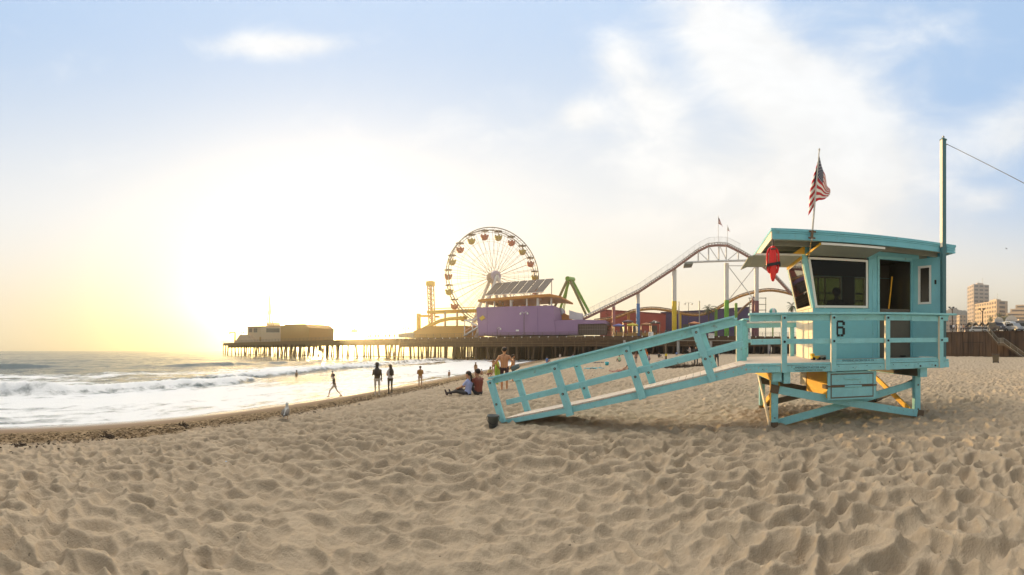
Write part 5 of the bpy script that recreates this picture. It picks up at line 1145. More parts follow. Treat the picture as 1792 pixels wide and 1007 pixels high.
# hills
m = MB(); vs = []; fs = []; prof = [(1540, 575), (1590, 560), (1630, 545), (1656, 541), (1672, 543), (1688, 547), (1702, 546), (1730, 540), (1770, 545), (1800, 555), (1860, 560), (1950, 570)]
pts = []
for i in range(len(prof)-1):
    for k in range(8):
        f = k/8; px = prof[i][0]*(1-f)+prof[i+1][0]*f; y = prof[i][1]*(1-f)+prof[i+1][1]*f; pts.append((px, y-1.5*float(fbm(np.array([px*.11]), np.array([1.7]), 5, 3)[0])))
for px, y in pts:
    for r, f in ((650, 0), (690, .45), (730, .75), (770, 1.0), (800, .6)):
        v = pos(px, r); v.z = 4+(hgt(y, 770)-4)*f*(1+.12*float(fbm(np.array([px*.06]), np.array([r*.004]), 8, 3)[0])); vs.append(v)
for i in range(len(pts)-1):
    for k in range(4): a = i*5+k; fs.append((a, a+5, a+6, a+1))
m.raw(vs, fs, 0, True); tag(m.build('hills', mat('hill_scrub', (.11, .095, .075), .9, var=.3, scale=.05)), kind='structure')
# ------------------------------------------------------------------ people and animals
SKIN = (.46, .25, .15)
def pmat(kind, col): return mat('%s_%d_%d_%d' % (kind, int(col[0]*100), int(col[1]*100), int(col[2]*100)), col, .75 if kind != 'skin' else .55, var=.06, scale=8)
def rotz(v, a): c, s = math.cos(a), math.sin(a); return Vector((v[0]*c-v[1]*s, v[0]*s+v[1]*c, v[2]))
def person(base, hd, label, H=1.72, pose='stand', top=(.1, .1, .1), bot=(.05, .05, .06), skin=SKIN, shoes=(.05, .05, .05), hair=(.03, .02, .015), sleeves='short', legs='long', hairlen='short',
           vox=.022, arms=None, stride=0.0, group='people on the beach', hat=None, bag=None, fem=False, lean=0.0, bare=False, cat='person', turn=0.0, fingers=False, bikini=None, sink=0.0):
    """one continuous body (tapered limbs merged by a voxel remesh); clothing is coloured by body region. hd: heading of the chest, 0 = +Y"""
    k = H/1.75; V = lambda *p: Vector(p)*k
    sw = .165 if fem else .195; hw = .10
    if pose == 'stand':
        hip = V(0, 0, .92); chest = V(0, lean*.5, 1.32); neck = V(0, lean*.62, 1.47); head = V(0, lean*.72+.02, 1.635)
        hips = [V(-hw, 0, .90), V(hw, 0, .90)]
        knees = [V(-hw*1.05, .02+stride*.30, .49+abs(stride)*.03), V(hw*1.05, .02-stride*.22, .48)]; ank = [V(-hw*1.1, stride*.42, .09), V(hw*1.1, -stride*.52, .09+abs(stride)*.05)]
    elif pose == 'sit':      # on the ground, knees drawn up
        hip = V(0, 0, .13); chest = V(0, -.02+lean, .50); neck = V(0, .02+lean, .66); head = V(0, .05+lean, .82)
        hips = [V(-hw, .02, .13), V(hw, .02, .13)]; knees = [V(-.14, .38, .42), V(.14, .40, .40)]; ank = [V(-.12, .62, .07), V(.12, .66, .07)]
    elif pose == 'sitlong':  # legs stretched out
        hip = V(0, 0, .13); chest = V(0, -.05+lean, .50); neck = V(0, -.03+lean, .66); head = V(0, 0+lean, .82)
        hips = [V(-hw, .02, .12), V(hw, .02, .12)]; knees = [V(-.12, .44, .17), V(.12, .42, .24)]; ank = [V(-.12, .86, .07), V(.10, .80, .07)]
    elif pose == 'crouch':
        hip = V(0, -.08, .34); chest = V(0, .12, .62); neck = V(0, .22, .74); head = V(0, .30, .86); hips = [V(-hw, -.06, .34), V(hw, -.06, .34)]; knees = [V(-.15, .30, .44), V(.15, .30, .40)]; ank = [V(-.13, .08, .08), V(.13, .06, .08)]
    seg = []   # a, b, ra, rb, region
    def S(a, b, ra, rb, reg): seg.append((a, b, ra*k, rb*k, reg))
    up = (chest-hip).normalized(); rt = Vector((1, 0, 0)); fwd = up.cross(rt)*-1 if False else Vector((0, 1, 0))
    for s in (-1, 1):
        S(hip+rt*.055*s*k, hip.lerp(chest, .45)+rt*.05*s*k, .115 if fem else .105, .095 if fem else .108, 'torso'); S(hip.lerp(chest, .45)+rt*.05*s*k, chest+rt*.075*s*k, .10, .115, 'torso')
        S(chest+rt*.075*s*k, neck-up*.05*k+rt*.09*s*k, .112, .06, 'torso')
        S(hip+rt*.06*s*k-up*.02*k, hips[(s+1)//2], .115, .10, 'pelvis')
    S(neck-up*.05*k, neck+(head-neck)*.35, .058, .052, 'neck')
    hf = Vector((math.sin(turn), math.cos(turn), 0))
    S(head-V(0, 0, .03)+hf*.012*k, head+V(0, 0, .055)-hf*.012*k, .083, .098, 'head'); S(head-V(0, 0, .075)+hf*.05*k, head-V(0, 0, .03)+hf*.03*k, .048, .07, 'head'); S(head-V(0, 0, .02)+hf*.09*k, head+V(0, 0, .015)+hf*.082*k, .018, .012, 'head')
    for s in (-1, 1): S(head+Vector((hf.y, -hf.x, 0))*s*.088*k-V(0, 0, .015), head+Vector((hf.y, -hf.x, 0))*s*.096*k+V(0, 0, .02), .018, .018, 'head')
    for i in (0, 1):
        S(hips[i], knees[i], .092 if fem else .088, .058, 'thigh'); S(knees[i], ank[i]+V(0, 0, .02), .058, .040, 'shin')
        fd = Vector((0, 1, 0)) if pose != 'sitlong' else Vector((0, .3, .9)).normalized()
        S(ank[i]-V(0, .03, .03), ank[i]+fd*.15*k-V(0, 0, .055 if pose != 'sitlong' else 0), .045, .034, 'foot')
    sh = [neck-up*.085*k-rt*sw*k, neck-up*.085*k+rt*sw*k]
    arms = arms or ('down', 'down')
    for i, s in ((0, -1), (1, 1)):
        a = arms[i]
        if isinstance(a, str):
            E = {'down': (V(.05*s, -.02, -.28), V(.055*s, .05, -.52)), 'phone': (V(.06*s, .02, -.27), V(-.06*s, .26, -.16)), 'hip': (V(.16*s, -.06, -.24), V(.06*s, .06, -.42)), 'swingf': (V(.04*s, .12, -.26), V(.03*s, .30, -.42)), 'swingb': (V(.04*s, -.15, -.25), V(.05*s, -.22, -.48)),
                 'out': (V(.26*s, .02, -.06), V(.50*s, .05, -.02)), 'carry': (V(.16*s, -.02, -.24), V(.10*s, .22, -.33)), 'knee': (V(.06*s, .18, -.20), V(-.05*s, .40, -.27)), 'back': (V(.08*s, -.18, -.24), V(.12*s, -.30, -.50)), 'face': (V(.10*s, .16, -.20), V(-.08*s, .18, .06))}[a]
        else: E = a
        el, wr = sh[i]+E[0], sh[i]+E[1]
        S(neck-up*.075*k, sh[i], .06, .062, 'torso'); S(sh[i], el, .056, .042, 'uarm'); S(el, wr, .042, .029, 'farm')
        d = (wr-el).normalized(); hd_ = wr+d*.09*k; S(wr, hd_, .030, .034, 'hand')
        side = d.cross(Vector((1, .2, .1))).normalized()
        if fingers:
            for q in range(4): f0 = hd_+side*(q-1.5)*.02*k; S(f0, f0+(d+Vector((0, .25, -.1))).normalized()*(.065+.012*(1.5-abs(q-1.5)))*k, .0105, .009, 'hand')
            S(wr+d*.03*k+side*.025*k, wr+d*.075*k+side*.06*k, .012, .010, 'hand')
        else: S(hd_, hd_+d*.06*k, .028, .016, 'hand'); S(wr+d*.03*k, wr+d*.07*k+side*.045*k, .014, .011, 'hand')
    # capsules -> one voxel-remeshed surface
    mb = MB()
    for a, b, ra, rb, _ in seg:
        d = b-a; L = d.length; d = d.normalized() if L > 1e-6 else Vector((0, 0, 1)); n = 10; rad = []; pts = []
        for t in (-.95, -.6, 0): pts.append(a+d*ra*t); rad.append(ra*math.sqrt(max(.02, 1-t*t)))
        for t in (.001, .6, .95): pts.append(b+d*rb*t); rad.append(rb*math.sqrt(max(.02, 1-t*t)))
        mb.tube(pts, rad, n)
    zmin = min(min(a.z-ra, b.z-rb) for a, b, ra, rb, _ in seg)
    me0 = bpy.data.meshes.new('tmp'); me0.from_pydata([tuple(v) for v in mb.v], [], mb.f); ob = bpy.data.objects.new('tmp', me0); C.objects.link(ob)
    rm = ob.modifiers.new('r', 'REMESH'); rm.mode = 'VOXEL'; rm.voxel_size = vox*(.6 if fingers else 1); rm.use_smooth_shade = True
    smm = ob.modifiers.new('s', 'SMOOTH'); smm.factor = .5; smm.iterations = 2 if fingers else 3
    me = bpy.data.meshes.new_from_object(ob.evaluated_get(bpy.context.evaluated_depsgraph_get())); bpy.data.objects.remove(ob)
    co = np.empty(len(me.vertices)*3, np.float32); me.vertices.foreach_get('co', co); co = co.reshape(-1, 3)
    nf = len(me.polygons); cen = np.empty(nf*3, np.float32); me.polygons.foreach_get('center', cen); cen = cen.reshape(-1, 3)
    best = np.full(nf, 1e9); reg = np.zeros(nf, int); tt = np.zeros(nf); names = ['torso', 'pelvis', 'neck', 'head', 'thigh', 'shin', 'foot', 'uarm', 'farm', 'hand']
    for a, b, ra, rb, rgn in seg:
        A, D = np.array(a), np.array(b-a); L2 = max(1e-9, (D*D).sum()); t = np.clip(((cen-A)@D)/L2, 0, 1); dist = np.linalg.norm(cen-(A+t[:, None]*D), axis=1)-(ra+(rb-ra)*t); q = dist < best; best[q] = dist[q]; reg[q] = names.index(rgn); tt[q] = t[q]
    mi = np.zeros(nf, np.int32)          # 0 skin 1 top 2 bottom 3 shoes
    R_ = lambda n: reg == names.index(n)
    if not bare: mi[R_('torso')] = 1
    mi[R_('pelvis')] = 2; hipz = hip.z+.06*k
    if pose == 'stand': mi[R_('torso') & (cen[:, 2] < hip.z+.02*k)] = 2
    if not bare and sleeves in ('short', 'long'): mi[R_('uarm') & ((tt < .75) | (sleeves == 'long'))] = 1
    if sleeves == 'long': mi[R_('farm')] = 1
    if legs == 'long': mi[R_('thigh') | R_('shin')] = 2
    elif legs == 'shorts': mi[R_('thigh') & (tt < .93)] = 2
    elif legs == 'brief': mi[R_('thigh') & (tt < .10)] = 2
    if shoes: mi[R_('foot')] = 3
    if bikini: 
        mi[R_('torso')] = 0; mi[R_('torso') & (abs(cen[:, 2]-(chest.z+.0)) < .03*k)] = 1; mi[R_('pelvis')] = 2
    me.materials.clear()
    for mm in (pmat('skin', skin), pmat('cloth', top), pmat('cloth', bot), pmat('cloth', shoes or (.05, .05, .05))): me.materials.append(mm)
    me.polygons.foreach_set('material_index', mi); me.polygons.foreach_set('use_smooth', np.ones(nf, bool))
    o = thing('person', label, cat, Vector(base)-Vector((0, 0, sink)), group, -hd)
    bo = bpy.data.objects.new('body', me); C.objects.link(bo); bo.parent = o; me.transform(Matrix.Translation((0, 0, -zmin-.012)))
    dz = Vector((0, 0, -zmin-.012)); hh = head+dz
    m = MB(); HM = pmat('hair', hair); rot = Matrix.Rotation(-turn, 3, 'Z')
    m.ell(hh+V(0, 0, .045)-hf*.022*k, (.105*k, .112*k, .100*k), 12, 8)
    if hairlen == 'long': m.tube([hh+V(0, 0, .03)-hf*.05*k, hh-hf*.10*k-V(0, 0, .10), hh-hf*.105*k-V(0, 0, .25), hh-hf*.09*k-V(0, 0, .40)], [.085*k, .088*k, .075*k, .03*k], 10)
    if hairlen == 'tail': m.tube([hh-hf*.09*k+V(0, 0, .03), hh-hf*.14*k-V(0, 0, .08), hh-hf*.12*k-V(0, 0, .26)], [.035*k, .045*k, .02*k], 8)
    m.build('hair', HM, o, local=True)
    if hat:
        m = MB(); c = hh+V(0, 0, .075)-hf*.02*k
        m.lathe(c, [(.105*k, .0), (.112*k, .03*k), (.10*k, .10*k), (0, .125*k)], 14)
        m.lathe(c, [(.11*k, .015*k), (.19*k if hat[0] == 'brim' else .12*k, -.01*k), (.19*k if hat[0] == 'brim' else .12*k, 0), (.11*k, .03*k)], 14); m.build('hat', pmat('cloth', hat[1]), o, local=True)
    if bag == 'backpack':
        m = MB(); c = chest+dz-V(0, .17, .02); m.ell(c, (.15*k, .09*k, .22*k), 12, 8)
        for s in (-1, 1): m.tube([c+V(.09*s, .05, .18), c+V(.10*s, .16, .20), c+V(.10*s, .26, .08), c+V(.10*s, .20, -.12), c+V(.09*s, .05, -.16)], .018*k, 6)
        b = m.build('backpack', pmat('cloth', (.06, .045, .03)), None, local=True); b.location = o.location; b.rotation_euler = o.rotation_euler
        tag(b, 'dark backpack worn by the person in %s' % ('the brimmed hat' if hat else 'the white top'), 'backpack')
    return o
def at_ground(px, py, zguess=None):
    """the sand point seen at photo pixel px, py"""
    th = (px-896)/700; sx, cy = math.sin(th), math.cos(th); r = 6.0; k = (612-py)/700
    for i in range(4000):
        z = float(sand_base(np.array([r*sx]), np.array([r*cy]))[0])
        if z < SEA-.05: z = SEA-.05
        if EYE+k*r <= z: break
        r *= 1.002
    return Vector((r*sx, r*cy, z)), r
def put(px, yfeet, yhead, label, seated=False, hd=None, **kw):
    p, r = at_ground(px, yfeet); h = (yfeet-yhead)/700*r
    p.z = max(gz(p.x, p.y), SEA-.1)
    if not seated: kw['H'] = kw.get('H', h)
    if 'vox' not in kw: kw['vox'] = .02 if r < 20 else (.026 if r < 45 else .04)
    th = (px-896)/700; face = th if hd is None else th+hd           # hd 0 = facing away from the viewer
    return person(p, face, label, **kw)
LS = (.52, .30, .19)
put(585, 695, 655, 'person walking left along the wet sand in dark top and pale shorts', hd=-1.35, top=(.10, .075, .04), bot=(.50, .42, .32), legs='shorts', stride=1.0, arms=('swingb', 'swingf'), shoes=None, lean=.05)
put(660, 692.5, 637, 'person in a brimmed hat and dark jacket with a backpack, pale trousers', hd=.15, top=(.12, .09, .045), bot=(.60, .52, .42), sleeves='long', hat=('brim', (.06, .045, .03)), arms=('phone', 'down'), bag='backpack', hairlen='long', shoes=(.6, .55, .5))
put(683, 690.5, 639.5, 'person with long dark hair in a white top using a phone', hd=-.5, top=(.62, .55, .50), bot=(.10, .07, .045), fem=True, arms=('phone', 'phone'), hairlen='long', bag='backpack', hair=(.09, .05, .025))
put(735.5, 678.5, 641, 'person in an orange-brown shirt and shorts standing at the water edge', hd=-.1, top=(.40, .20, .05), bot=(.50, .33, .22), legs='shorts', arms=('phone', 'phone'), shoes=None, hair=(.10, .05, .02))
put(786, 664.5, 648, 'small child standing alone at the far water edge', hd=-.3, top=(.40, .24, .14), bot=(.22, .14, .09), legs='shorts', bare=True, shoes=None)
put(819, 696, 660, 'person in a pale blue shirt sitting on the sand with legs stretched out', True, hd=-1.15, pose='sitlong', H=1.66, top=(.34, .40, .68), bot=(.035, .03, .03), fem=True, hairlen='tail', hair=(.035, .02, .015), arms=('knee', 'knee'), turn=-.1, shoes=(.05, .03, .03))
put(837, 694.5, 656, 'person in a maroon shirt sitting close beside the pale blue shirt', True, hd=-.7, pose='sit', H=1.78, top=(.20, .055, .035), bot=(.04, .035, .035), hair=(.025, .015, .012), arms=('knee', 'face'), skin=(.38, .20, .12))
m8 = put(882.5, 684, 612.5, 'shirtless person in dark shorts standing beside the ramp carrying a board', hd=.08, bare=True, bot=(.055, .025, .03), legs='shorts', skin=(.52, .25, .12), arms=('hip', 'hip'), shoes=None, fingers=True, stride=.15, H=1.74, vox=.02)
# the rolled towel and board held under the arms
bp = m8.location; q = MB(); c = Vector((bp.x+.44, bp.y+.12, bp.z+.90)); q.tube([c-Vector((.16, .05, .06)), c-Vector((.12, .04, .03)), c+Vector((.12, .04, .07)), c+Vector((.16, .05, .09))], [.07, .10, .10, .07], 12)
tag(q.build('rolled_towel', mat('grey_teal_cloth', (.11, .15, .16), .9)), 'grey rolled towel held at the hip of the shirtless person', 'towel')
q = MB(); c = Vector((bp.x-.30, bp.y+.10, bp.z+.70)); rg_ = [c+Vector((.10*math.sin(a)*(.4+.6*abs(math.cos(a*.5))), .20*math.sin(a), .48*math.cos(a))) for a in [2*math.pi*i/20 for i in range(20)]]; q.prism(rg_, Vector((.035, -.01, 0)))
tag(q.build('bodyboard', mat('lime_foam', (.36, .55, .05), .5)), 'lime green bodyboard held upright beside the shirtless person', 'bodyboard')
put(898, 672, 625, 'tanned person partly hidden behind the shirtless person', hd=1.2, bare=True, bot=(.05, .05, .07), legs='shorts', shoes=None, skin=(.45, .22, .11))
put(863.5, 655.5, 628, 'person in a bikini with one arm held out by the surf', hd=.3, bikini=1, top=(.25, .09, .04), bot=(.20, .08, .04), legs='brief', fem=True, arms=('out', 'down'), hairlen='tail', shoes=None, skin=(.50, .26, .13))
put(832.5, 657, 634, 'long-haired person in a swimsuit walking towards the surf', hd=.2, bikini=1, top=(.25, .20, .12), bot=(.42, .30, .16), legs='brief', fem=True, hairlen='long', hair=(.16, .08, .03), shoes=None, skin=(.50, .27, .14))
put(855.5, 662, 646, 'child wrapped in a striped towel crouching near the water', True, hd=.6, pose='crouch', H=1.25, top=(.36, .26, .07), bot=(.22, .08, .06), hair=(.20, .12, .05), hairlen='long')
put(843, 658, 652, 'child lying low in the shallow water', True, hd=-.8, pose='sit', H=.9, bare=True, bot=(.2, .06, .05), shoes=None)
put(1003, 632, 615.5, 'person in dark blue sitting under the pier near the water', True, hd=.5, pose='sit', H=1.7, top=(.10, .15, .30), bot=(.25, .12, .10))
put(957, 637, 629, 'person with a blue shirt lying on the far sand behind the handrail', True, hd=.8, pose='sit', H=1.6, top=(.08, .17, .40), bot=(.35, .10, .10))
put(980, 632, 619, 'pale figure standing in the shallows by the pier', hd=0, top=(.60, .52, .48), bot=(.5, .4, .36), skin=LS)
put(1101, 651.5, 622.5, 'dark-haired person in black sitting sideways on the sand below the ramp', True, hd=-1.2, pose='sitlong', H=1.68, top=(.025, .025, .028), bot=(.32, .19, .13), skin=LS, hairlen='tail', arms=('knee', 'knee'), legs='shorts', shoes=None)
put(1084, 635, 624, 'person in a pale green shirt sitting further back on the sand', True, hd=-.5, pose='sit', H=1.6, top=(.45, .62, .42), bot=(.05, .05, .06))
put(1130.5, 639, 611.5, 'person in a bright orange shirt standing behind the second ramp post', hd=.3, top=(.75, .17, .02), bot=(.25, .22, .35), fem=True, hairlen='long', hair=(.40, .14, .05), legs='long')
put(1136, 638.5, 621, 'child beside the orange shirt carrying a pale bag', hd=.6, top=(.45, .35, .45), bot=(.14, .13, .2))
put(1113, 638, 618, 'person standing just left of the orange shirt', hd=-.4, top=(.35, .17, .12), bot=(.15, .12, .12), hairlen='long', hair=(.2, .1, .05))
put(1153, 628.5, 619.5, 'person in dark clothes sitting by the striped wooden post', True, hd=.8, pose='sit', H=1.7, top=(.03, .045, .035), bot=(.03, .03, .035))
put(1183.5, 623.5, 613.5, 'person in blue bending down far below the pier', True, hd=.6, pose='crouch', H=1.6, top=(.18, .26, .50), bot=(.10, .10, .14))
put(1207, 631, 606, 'person in a pale grey jacket facing left near the pier columns', hd=-1.0, top=(.42, .35, .31), bot=(.16, .11, .08), sleeves='long', arms=('phone', 'down'), skin=LS)
put(1218, 642, 603.5, 'person in dark trousers and jacket standing left of the last ramp post', hd=.1, top=(.035, .033, .035), bot=(.04, .038, .042), sleeves='long', stride=.2)
put(1231, 642, 604.5, 'person in dark clothes half hidden by the last ramp post', hd=.2, top=(.05, .03, .03), bot=(.03, .03, .034), sleeves='long', hat=('cap', (.22, .05, .04)))
put(1254, 643.5, 607, 'person in a dark hooded jacket walking right of the last ramp post', hd=2.9, top=(.022, .022, .025), bot=(.022, .022, .025), sleeves='long', stride=.35, arms=('hip', 'hip'), lean=.05)
put(1346.5, 624, 613, 'small figure in dark blue walking below the pier behind the deck', hd=.5, top=(.06, .08, .16), bot=(.04, .05, .1))
# swimmers in the surf
for px, y, lab in ((519, 656, 'swimmer with head and shoulders above the white surf'), (582, 657.5, 'swimmer low in the surf above the walking person')):
    r = 3.0*700/(y-612); p = pos(px, r, SEA-.62); person(p, .4, lab, H=1.7, bare=True, shoes=None, vox=.03, bot=(.05, .05, .06), legs='shorts', group='swimmers', sink=.55, skin=(.35, .19, .10))
# the guard inside the cabin
gp = T(1.80, 1.30, 1.345); person(gp, 1.0, 'dark silhouette of a person standing inside the tower cabin', H=1.70, top=(.035, .035, .04), bot=(.03, .03, .03), skin=(.10, .06, .045), vox=.024, group='tower crew')
# people up on the pier and the wall
gr = random.Random(11)
for i, (px, cl) in enumerate(((1664, (.03, .035, .05)), (1669, (.62, .62, .70)), (1674, (.05, .06, .075)), (1678, (.30, .32, .40)), (1682, (.55, .50, .45)), (1686, (.45, .25, .16)), (1690, (.06, .05, .05)))):
    r = 82+.9*i % 4; labs = ['figure in black leaning on the wall railing left of the lamp', 'figure in a white shirt beside the lamp on the wall', 'tall figure in dark grey on the wall', 'figure in grey-blue on the wall', 'figure in a cream shirt on the wall', 'figure in a tan shirt on the wall', 'dark figure last on the right of the wall crowd']
    person(pos(px, r, LOT), gr.uniform(-1, 4), labs[i], H=gr.uniform(1.6, 1.82), top=cl, bot=(.05, .05, .07), vox=.045, group='people on the wall', sleeves=gr.choice(('short', 'long')))
for i, (px, lab) in enumerate(((639, 'lone figure left of the pier crowd by the parasol'), (645, 'left figure of the pair on the pier'), (648.5, 'right figure of the pair on the pier'), (657, 'figure leaning left of the two lamps'), (662.5, 'figure between the two lamp posts on the pier'), (675, 'figure right of the tall pier lamp'), (682, 'stout figure standing apart right of the lamps'), (690, 'figure near the white side wall on the pier'))):
    b = P(pt(px, 1.5), 1.5, DECK); person(b, gr.uniform(-1, 1), lab, H=gr.uniform(1.6, 1.85), top=gr.choice(((.12, .08, .04), (.2, .12, .06), (.08, .06, .05))), bot=(.07, .05, .04), vox=.055, group='people on the pier')
for i, px in enumerate((423, 426, 870, 880, 961)):
    if px < 500: b = PZ(px, 586, 3.5)
    else: b = PZ(px, 538, 3.0 if px != 961 else 4)
    person(b, gr.uniform(-1, 1), ['left of two figures on the far pier stair', 'right of two figures on the far pier stair', 'left diner on the purple building terrace', 'right diner on the purple building terrace', 'figure at the right end of the purple terrace'][i], H=1.7, top=gr.choice(((.12, .08, .06), (.25, .15, .1))), bot=(.07, .05, .04), vox=.06, group='people on the pier buildings')
for i, (px, cl) in enumerate(((1079, (.3, .28, .26)), (1090, (.12, .14, .2)), (1098, (.5, .2, .15)), (1122, (.08, .08, .08)), (1129, (.4, .4, .42)), (1149, (.2, .1, .1)), (1165, (.12, .2, .22)), (1170, (.06, .06, .07)))):
    person(P(pt(px, 1.6), 1.6, DECK), gr.uniform(-2, 3), ['figure in grey at the pier rail left of the blue stall', 'figure in navy at the pier rail', 'figure in red before the yellow stall', 'figure in black right of the blue column', 'figure in pale grey before the orange stall', 'figure in maroon near the dark stall roof', 'figure in teal left of the yellow column', 'figure in black left of the yellow column'][i], H=gr.uniform(1.55, 1.8), top=cl, bot=(.06, .06, .08), vox=.055, group='people at the pier rail')
# seagull
gc, r_ = at_ground(500.5, 742.5); gc.z = gz(gc.x, gc.y); sg = thing('seagull', 'white and grey seagull standing alone on the sand', 'seagull', gc, None, .35)
m = MB(); B = Vector((0, 0, .10))
m.tube([B+Vector((0, -.24, .05)), B+Vector((0, -.15, .065)), B+Vector((0, -.02, .10)), B+Vector((0, .09, .15)), B+Vector((0, .12, .22)), B+Vector((0, .125, .275)), B+Vector((0, .145, .30)), B+Vector((0, .17, .295))], [.014, .045, .088, .075, .046, .038, .045, .02], 14)
me = m.build('body', [mat('gull_white', (.42, .41, .39), .8)], sg, local=True)
for s in (-1, 1):
    m = MB(); m.ell(B+Vector((.052*s, -.07, .108)), (.050, .18, .070), 12, 8, rot=Matrix.Rotation(.32, 3, 'X')); m.build('wing', mat('gull_grey', (.16, .14, .12), .8, var=.25, scale=30), sg, local=True)
    m = MB(); m.tube([Vector((.035*s, 0, .13)), Vector((.035*s, .01, .07)), Vector((.035*s, -.005, .005))], [.012, .008, .007], 6); m.beam(Vector((.035*s, -.01, .006)), Vector((.035*s, .05, .004)), .035, .008); m.build('leg', mat('gull_leg', (.45, .25, .12), .6), sg, local=True)
m = MB(); m.tube([B+Vector((0, .165, .295)), B+Vector((0, .20, .288)), B+Vector((0, .218, .275))], [.013, .010, .003], 8); m.build('beak', mat('gull_beak', (.70, .42, .05), .5), sg, local=True)
m = MB(); m.beam(B+Vector((0, -.20, .055)), B+Vector((0, -.33, .02)), .05, .02, w2=.03, h2=.008); m.build('tail', M_BLACK, sg, local=True)
gb2 = thing('seagull', 'tiny gull flying in the sky right of the mast', 'seagull', pos(1761, 60)); gb2.location.z = hgt(435.5, 60)
for s in (-1, 1): m = MB(); m.tube([Vector((0, 0, 0)), Vector((.22*s, 0, .10)), Vector((.5*s, -.05, .02))], [.03, .035, .005], 6); m.build('wing', mat('gull_dark', (.12, .11, .10), .8), gb2, local=True)
m = MB(); m.ell(Vector((0, 0, 0)), (.05, .17, .05), 8, 6); m.build('body', mat('gull_dark', (.12, .11, .10), .8), gb2, local=True)
# ------------------------------------------------------------------ things lying on the beach
M_KELP = mat('dry_kelp', (.050, .030, .014), .8, var=.4, scale=20)
def kelp(c, rx, ry, h, n, seed): 
    g = random.Random(seed); m = MB()
    for i in range(n):
        a = g.uniform(0, 2*math.pi); d = math.sqrt(g.random()); x, y = c.x+math.cos(a)*rx*d, c.y+math.sin(a)*ry*d; z = max(gz(x, y), SEA)+h*(1-d)*g.random(); p = Vector((x, y, z)); pts = [p]; v = Vector((g.gauss(0, 1), g.gauss(0, 1), g.gauss(0, .3))).normalized()
        for k in range(4): v = (v+Vector((g.gauss(0, .6), g.gauss(0, .6), g.gauss(0, .25)))).normalized(); q = pts[-1]+v*g.uniform(.03, .09)*max(.5, min(2.2, rx*2)); q.z = max(q.z, max(gz(q.x, q.y), SEA)+.004); pts.append(q)
        m.tube(pts, [.004+.012*g.random()]*5, 5)
    return m
for i, (px, y, rx, ry, h, n, lab) in enumerate(((1178, 645, 1.4, .7, .42, 420, 'larger dark kelp heap below the last ramp posts'), (1214, 643, 1.2, .55, .24, 260, 'flatter kelp heap at the feet of the dark-clothed people'), (188, 769, .22, .09, .10, 70, 'small dark kelp clump on the wrack line at the left'), (318, 746, .26, .10, .06, 60, 'flat kelp clump near the wet sand'), (35, 783, .2, .1, .05, 50, 'kelp strands at the left edge of the wrack line'))):
    c, r = at_ground(px, y); o = kelp(c, rx, ry, h, n, 40+i).build('kelp_heap', M_KELP); tag(o, lab, 'kelp', 'kelp heaps on the sand')
# wrack line: scattered strands nobody could count
m = MB(); g = random.Random(77)
for i in range(2200):
    yy = g.uniform(-3, 34); s = 6.6+.55*g.gauss(0, 1)+.6*math.sin(yy*.7) if g.random() < .75 else g.uniform(4.0, 7.5); x = shore(yy)+s; p = Vector((x, yy, gz(x, yy)+.006)); a = g.uniform(0, 6.28); L = g.uniform(.012, .05)
    m.tube([p, p+Vector((math.cos(a)*L, math.sin(a)*L, .012)), p+Vector((math.cos(a+.6)*L*1.8, math.sin(a+.6)*L*1.5, .0))], g.uniform(.005, .016), 4)
tag(m.build('seaweed_wrack', M_KELP), kind='stuff')
pw, r = at_ground(1165.5, 629.5); pw.z = gz(pw.x, pw.y); o = thing('wooden_post', 'weathered wooden post with a yellow band on the sand below the pier', 'post', pw); m = MB(); m.tube([pw-Vector((0, 0, .4)), Vector((pw.x, pw.y, hgt(600, r)))], .16, 10); m.build('shaft', M_BROWN, o); m = MB(); z = hgt(623.5, r); m.tube([Vector((pw.x, pw.y, z)), Vector((pw.x, pw.y, z+.35))], .175, 10); m.build('band', mat('band_yellow', (.75, .58, .03), .5), o)
bl, r = at_ground(1062, 641.5); bl.z = gz(bl.x, bl.y); m = MB(); m.lathe(bl, [(0, .01), (.17, .0), (.22, .32), (.20, .32), (.15, .03), (0, .03)], 14); o = thing('bucket', 'turquoise toy bucket on the sand behind the ramp', 'bucket', bl); m.build('pail', mat('turquoise_plastic', (.03, .42, .50), .4), o); m = MB(); m.tube([bl+Vector((.2*math.cos(t), 0, .32+.12*math.sin(t))) for t in [math.pi*i/8 for i in range(9)]], .012, 5); m.build('handle', M_WHITE, o)
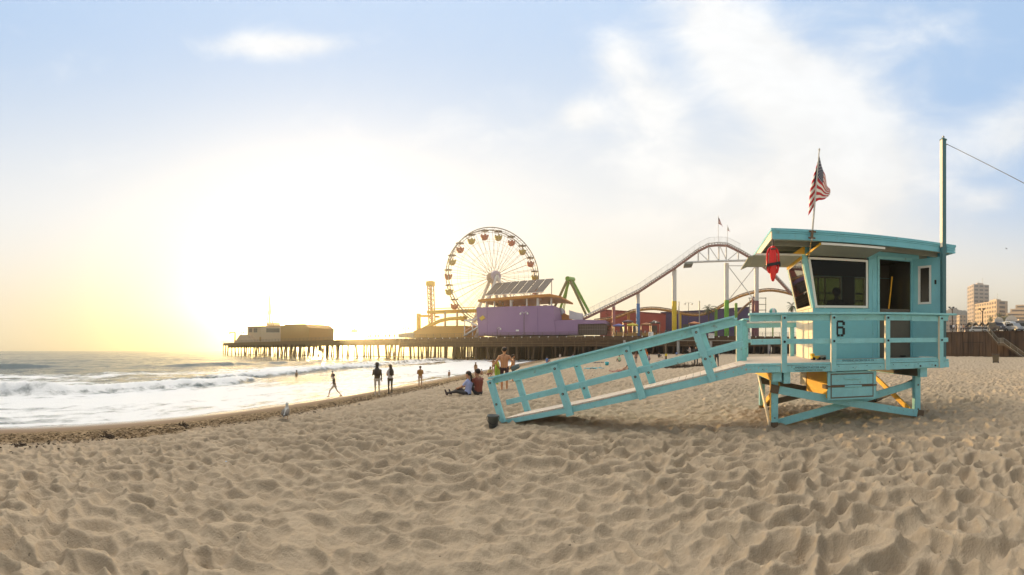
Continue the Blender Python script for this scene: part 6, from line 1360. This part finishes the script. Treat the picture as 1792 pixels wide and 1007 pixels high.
def towel(px, y, w, d, col, lab, rz):
    c, r = at_ground(px, y); m = MB(); n = 8; vs = []; 
    for i in range(n+1):
        for j in range(n+1): x, yy = (i/n-.5)*w, (j/n-.5)*d; q = rotz((x, yy, 0), rz); X_, Y_ = c.x+q.x, c.y+q.y; vs.append((X_, Y_, max(gz(X_, Y_), 0 if False else -9)+.03+.02*math.sin(i*2.1+j*1.3)))
    m.raw(vs, [(i*(n+1)+j, (i+1)*(n+1)+j, (i+1)*(n+1)+j+1, i*(n+1)+j+1) for i in range(n) for j in range(n)], 0, True); o = m.build('beach_towel', mat('towel_%d' % px, col, .9)); s = o.modifiers.new('t', 'SOLIDIFY'); s.thickness = .02; tag(o, lab, 'towel', 'towels on the sand')
towel(1040, 647, 1.6, 1.0, (.10, .30, .34), 'teal towel spread on the sand behind the ramp', .4); towel(1047, 636, 1.4, .9, (.05, .05, .055), 'dark towel with a bag near the turquoise bucket', .9); towel(1160, 631.5, 1.7, .9, (.42, .36, .36), 'pale towel beside the wooden post', .2); towel(1150, 622, 2.0, 1.2, (.12, .09, .20), 'dark violet blanket on the sand near the pier', .5); towel(1079, 652, 1.0, .5, (.3, .10, .09), 'reddish towel end beside the seated person in black', .3)
for i, (px, y, col, lab) in enumerate(((1077, 663, (.75, .75, .76), 'white paper cup lying on the sand below the ramp rail'), (396, 854, (.25, .45, .75), 'tiny blue bottle cap on the foreground sand'), (1735, 862, (.80, .80, .80), 'small white shell on the sand at the right'), (1158, 868, (.75, .72, .68), 'small white shell on the middle foreground sand'))):
    c, r = at_ground(px, y); c.z = gz(c.x, c.y); m = MB(); 
    if i == 0: m.tube([c+Vector((0, 0, .05)), c+Vector((.16, .05, .06))], [.04, .055], 12)
    else: m.ell(c+Vector((0, 0, .006)), (.016, .013, .008), 10, 6)
    tag(m.build(['paper_cup', 'bottle_cap', 'shell', 'shell'][i], mat('litter_%d' % i, col, .4)), lab, ['cup', 'cap', 'shell', 'shell'][i])
# ------------------------------------------------------------------ sea haze lit by the low sun
m = MB(); m.box((-830, -620, SEA-4.5), (860, 525, 96)); hz = m.build('haze', bpy.data.materials.new('haze_air')); tag(hz, kind='stuff')
_h = hz.data.materials[0]; _h.use_nodes = True; _nt = _h.node_tree; _nt.nodes.clear(); _v = _nt.nodes.new('ShaderNodeVolumePrincipled'); _o = _nt.nodes.new('ShaderNodeOutputMaterial')
_v.inputs['Color'].default_value = (.96, .93, .86, 1); _v.inputs['Density'].default_value = .00085; _v.inputs['Anisotropy'].default_value = .87; _nt.links.new(_v.outputs[0], _o.inputs['Volume'])
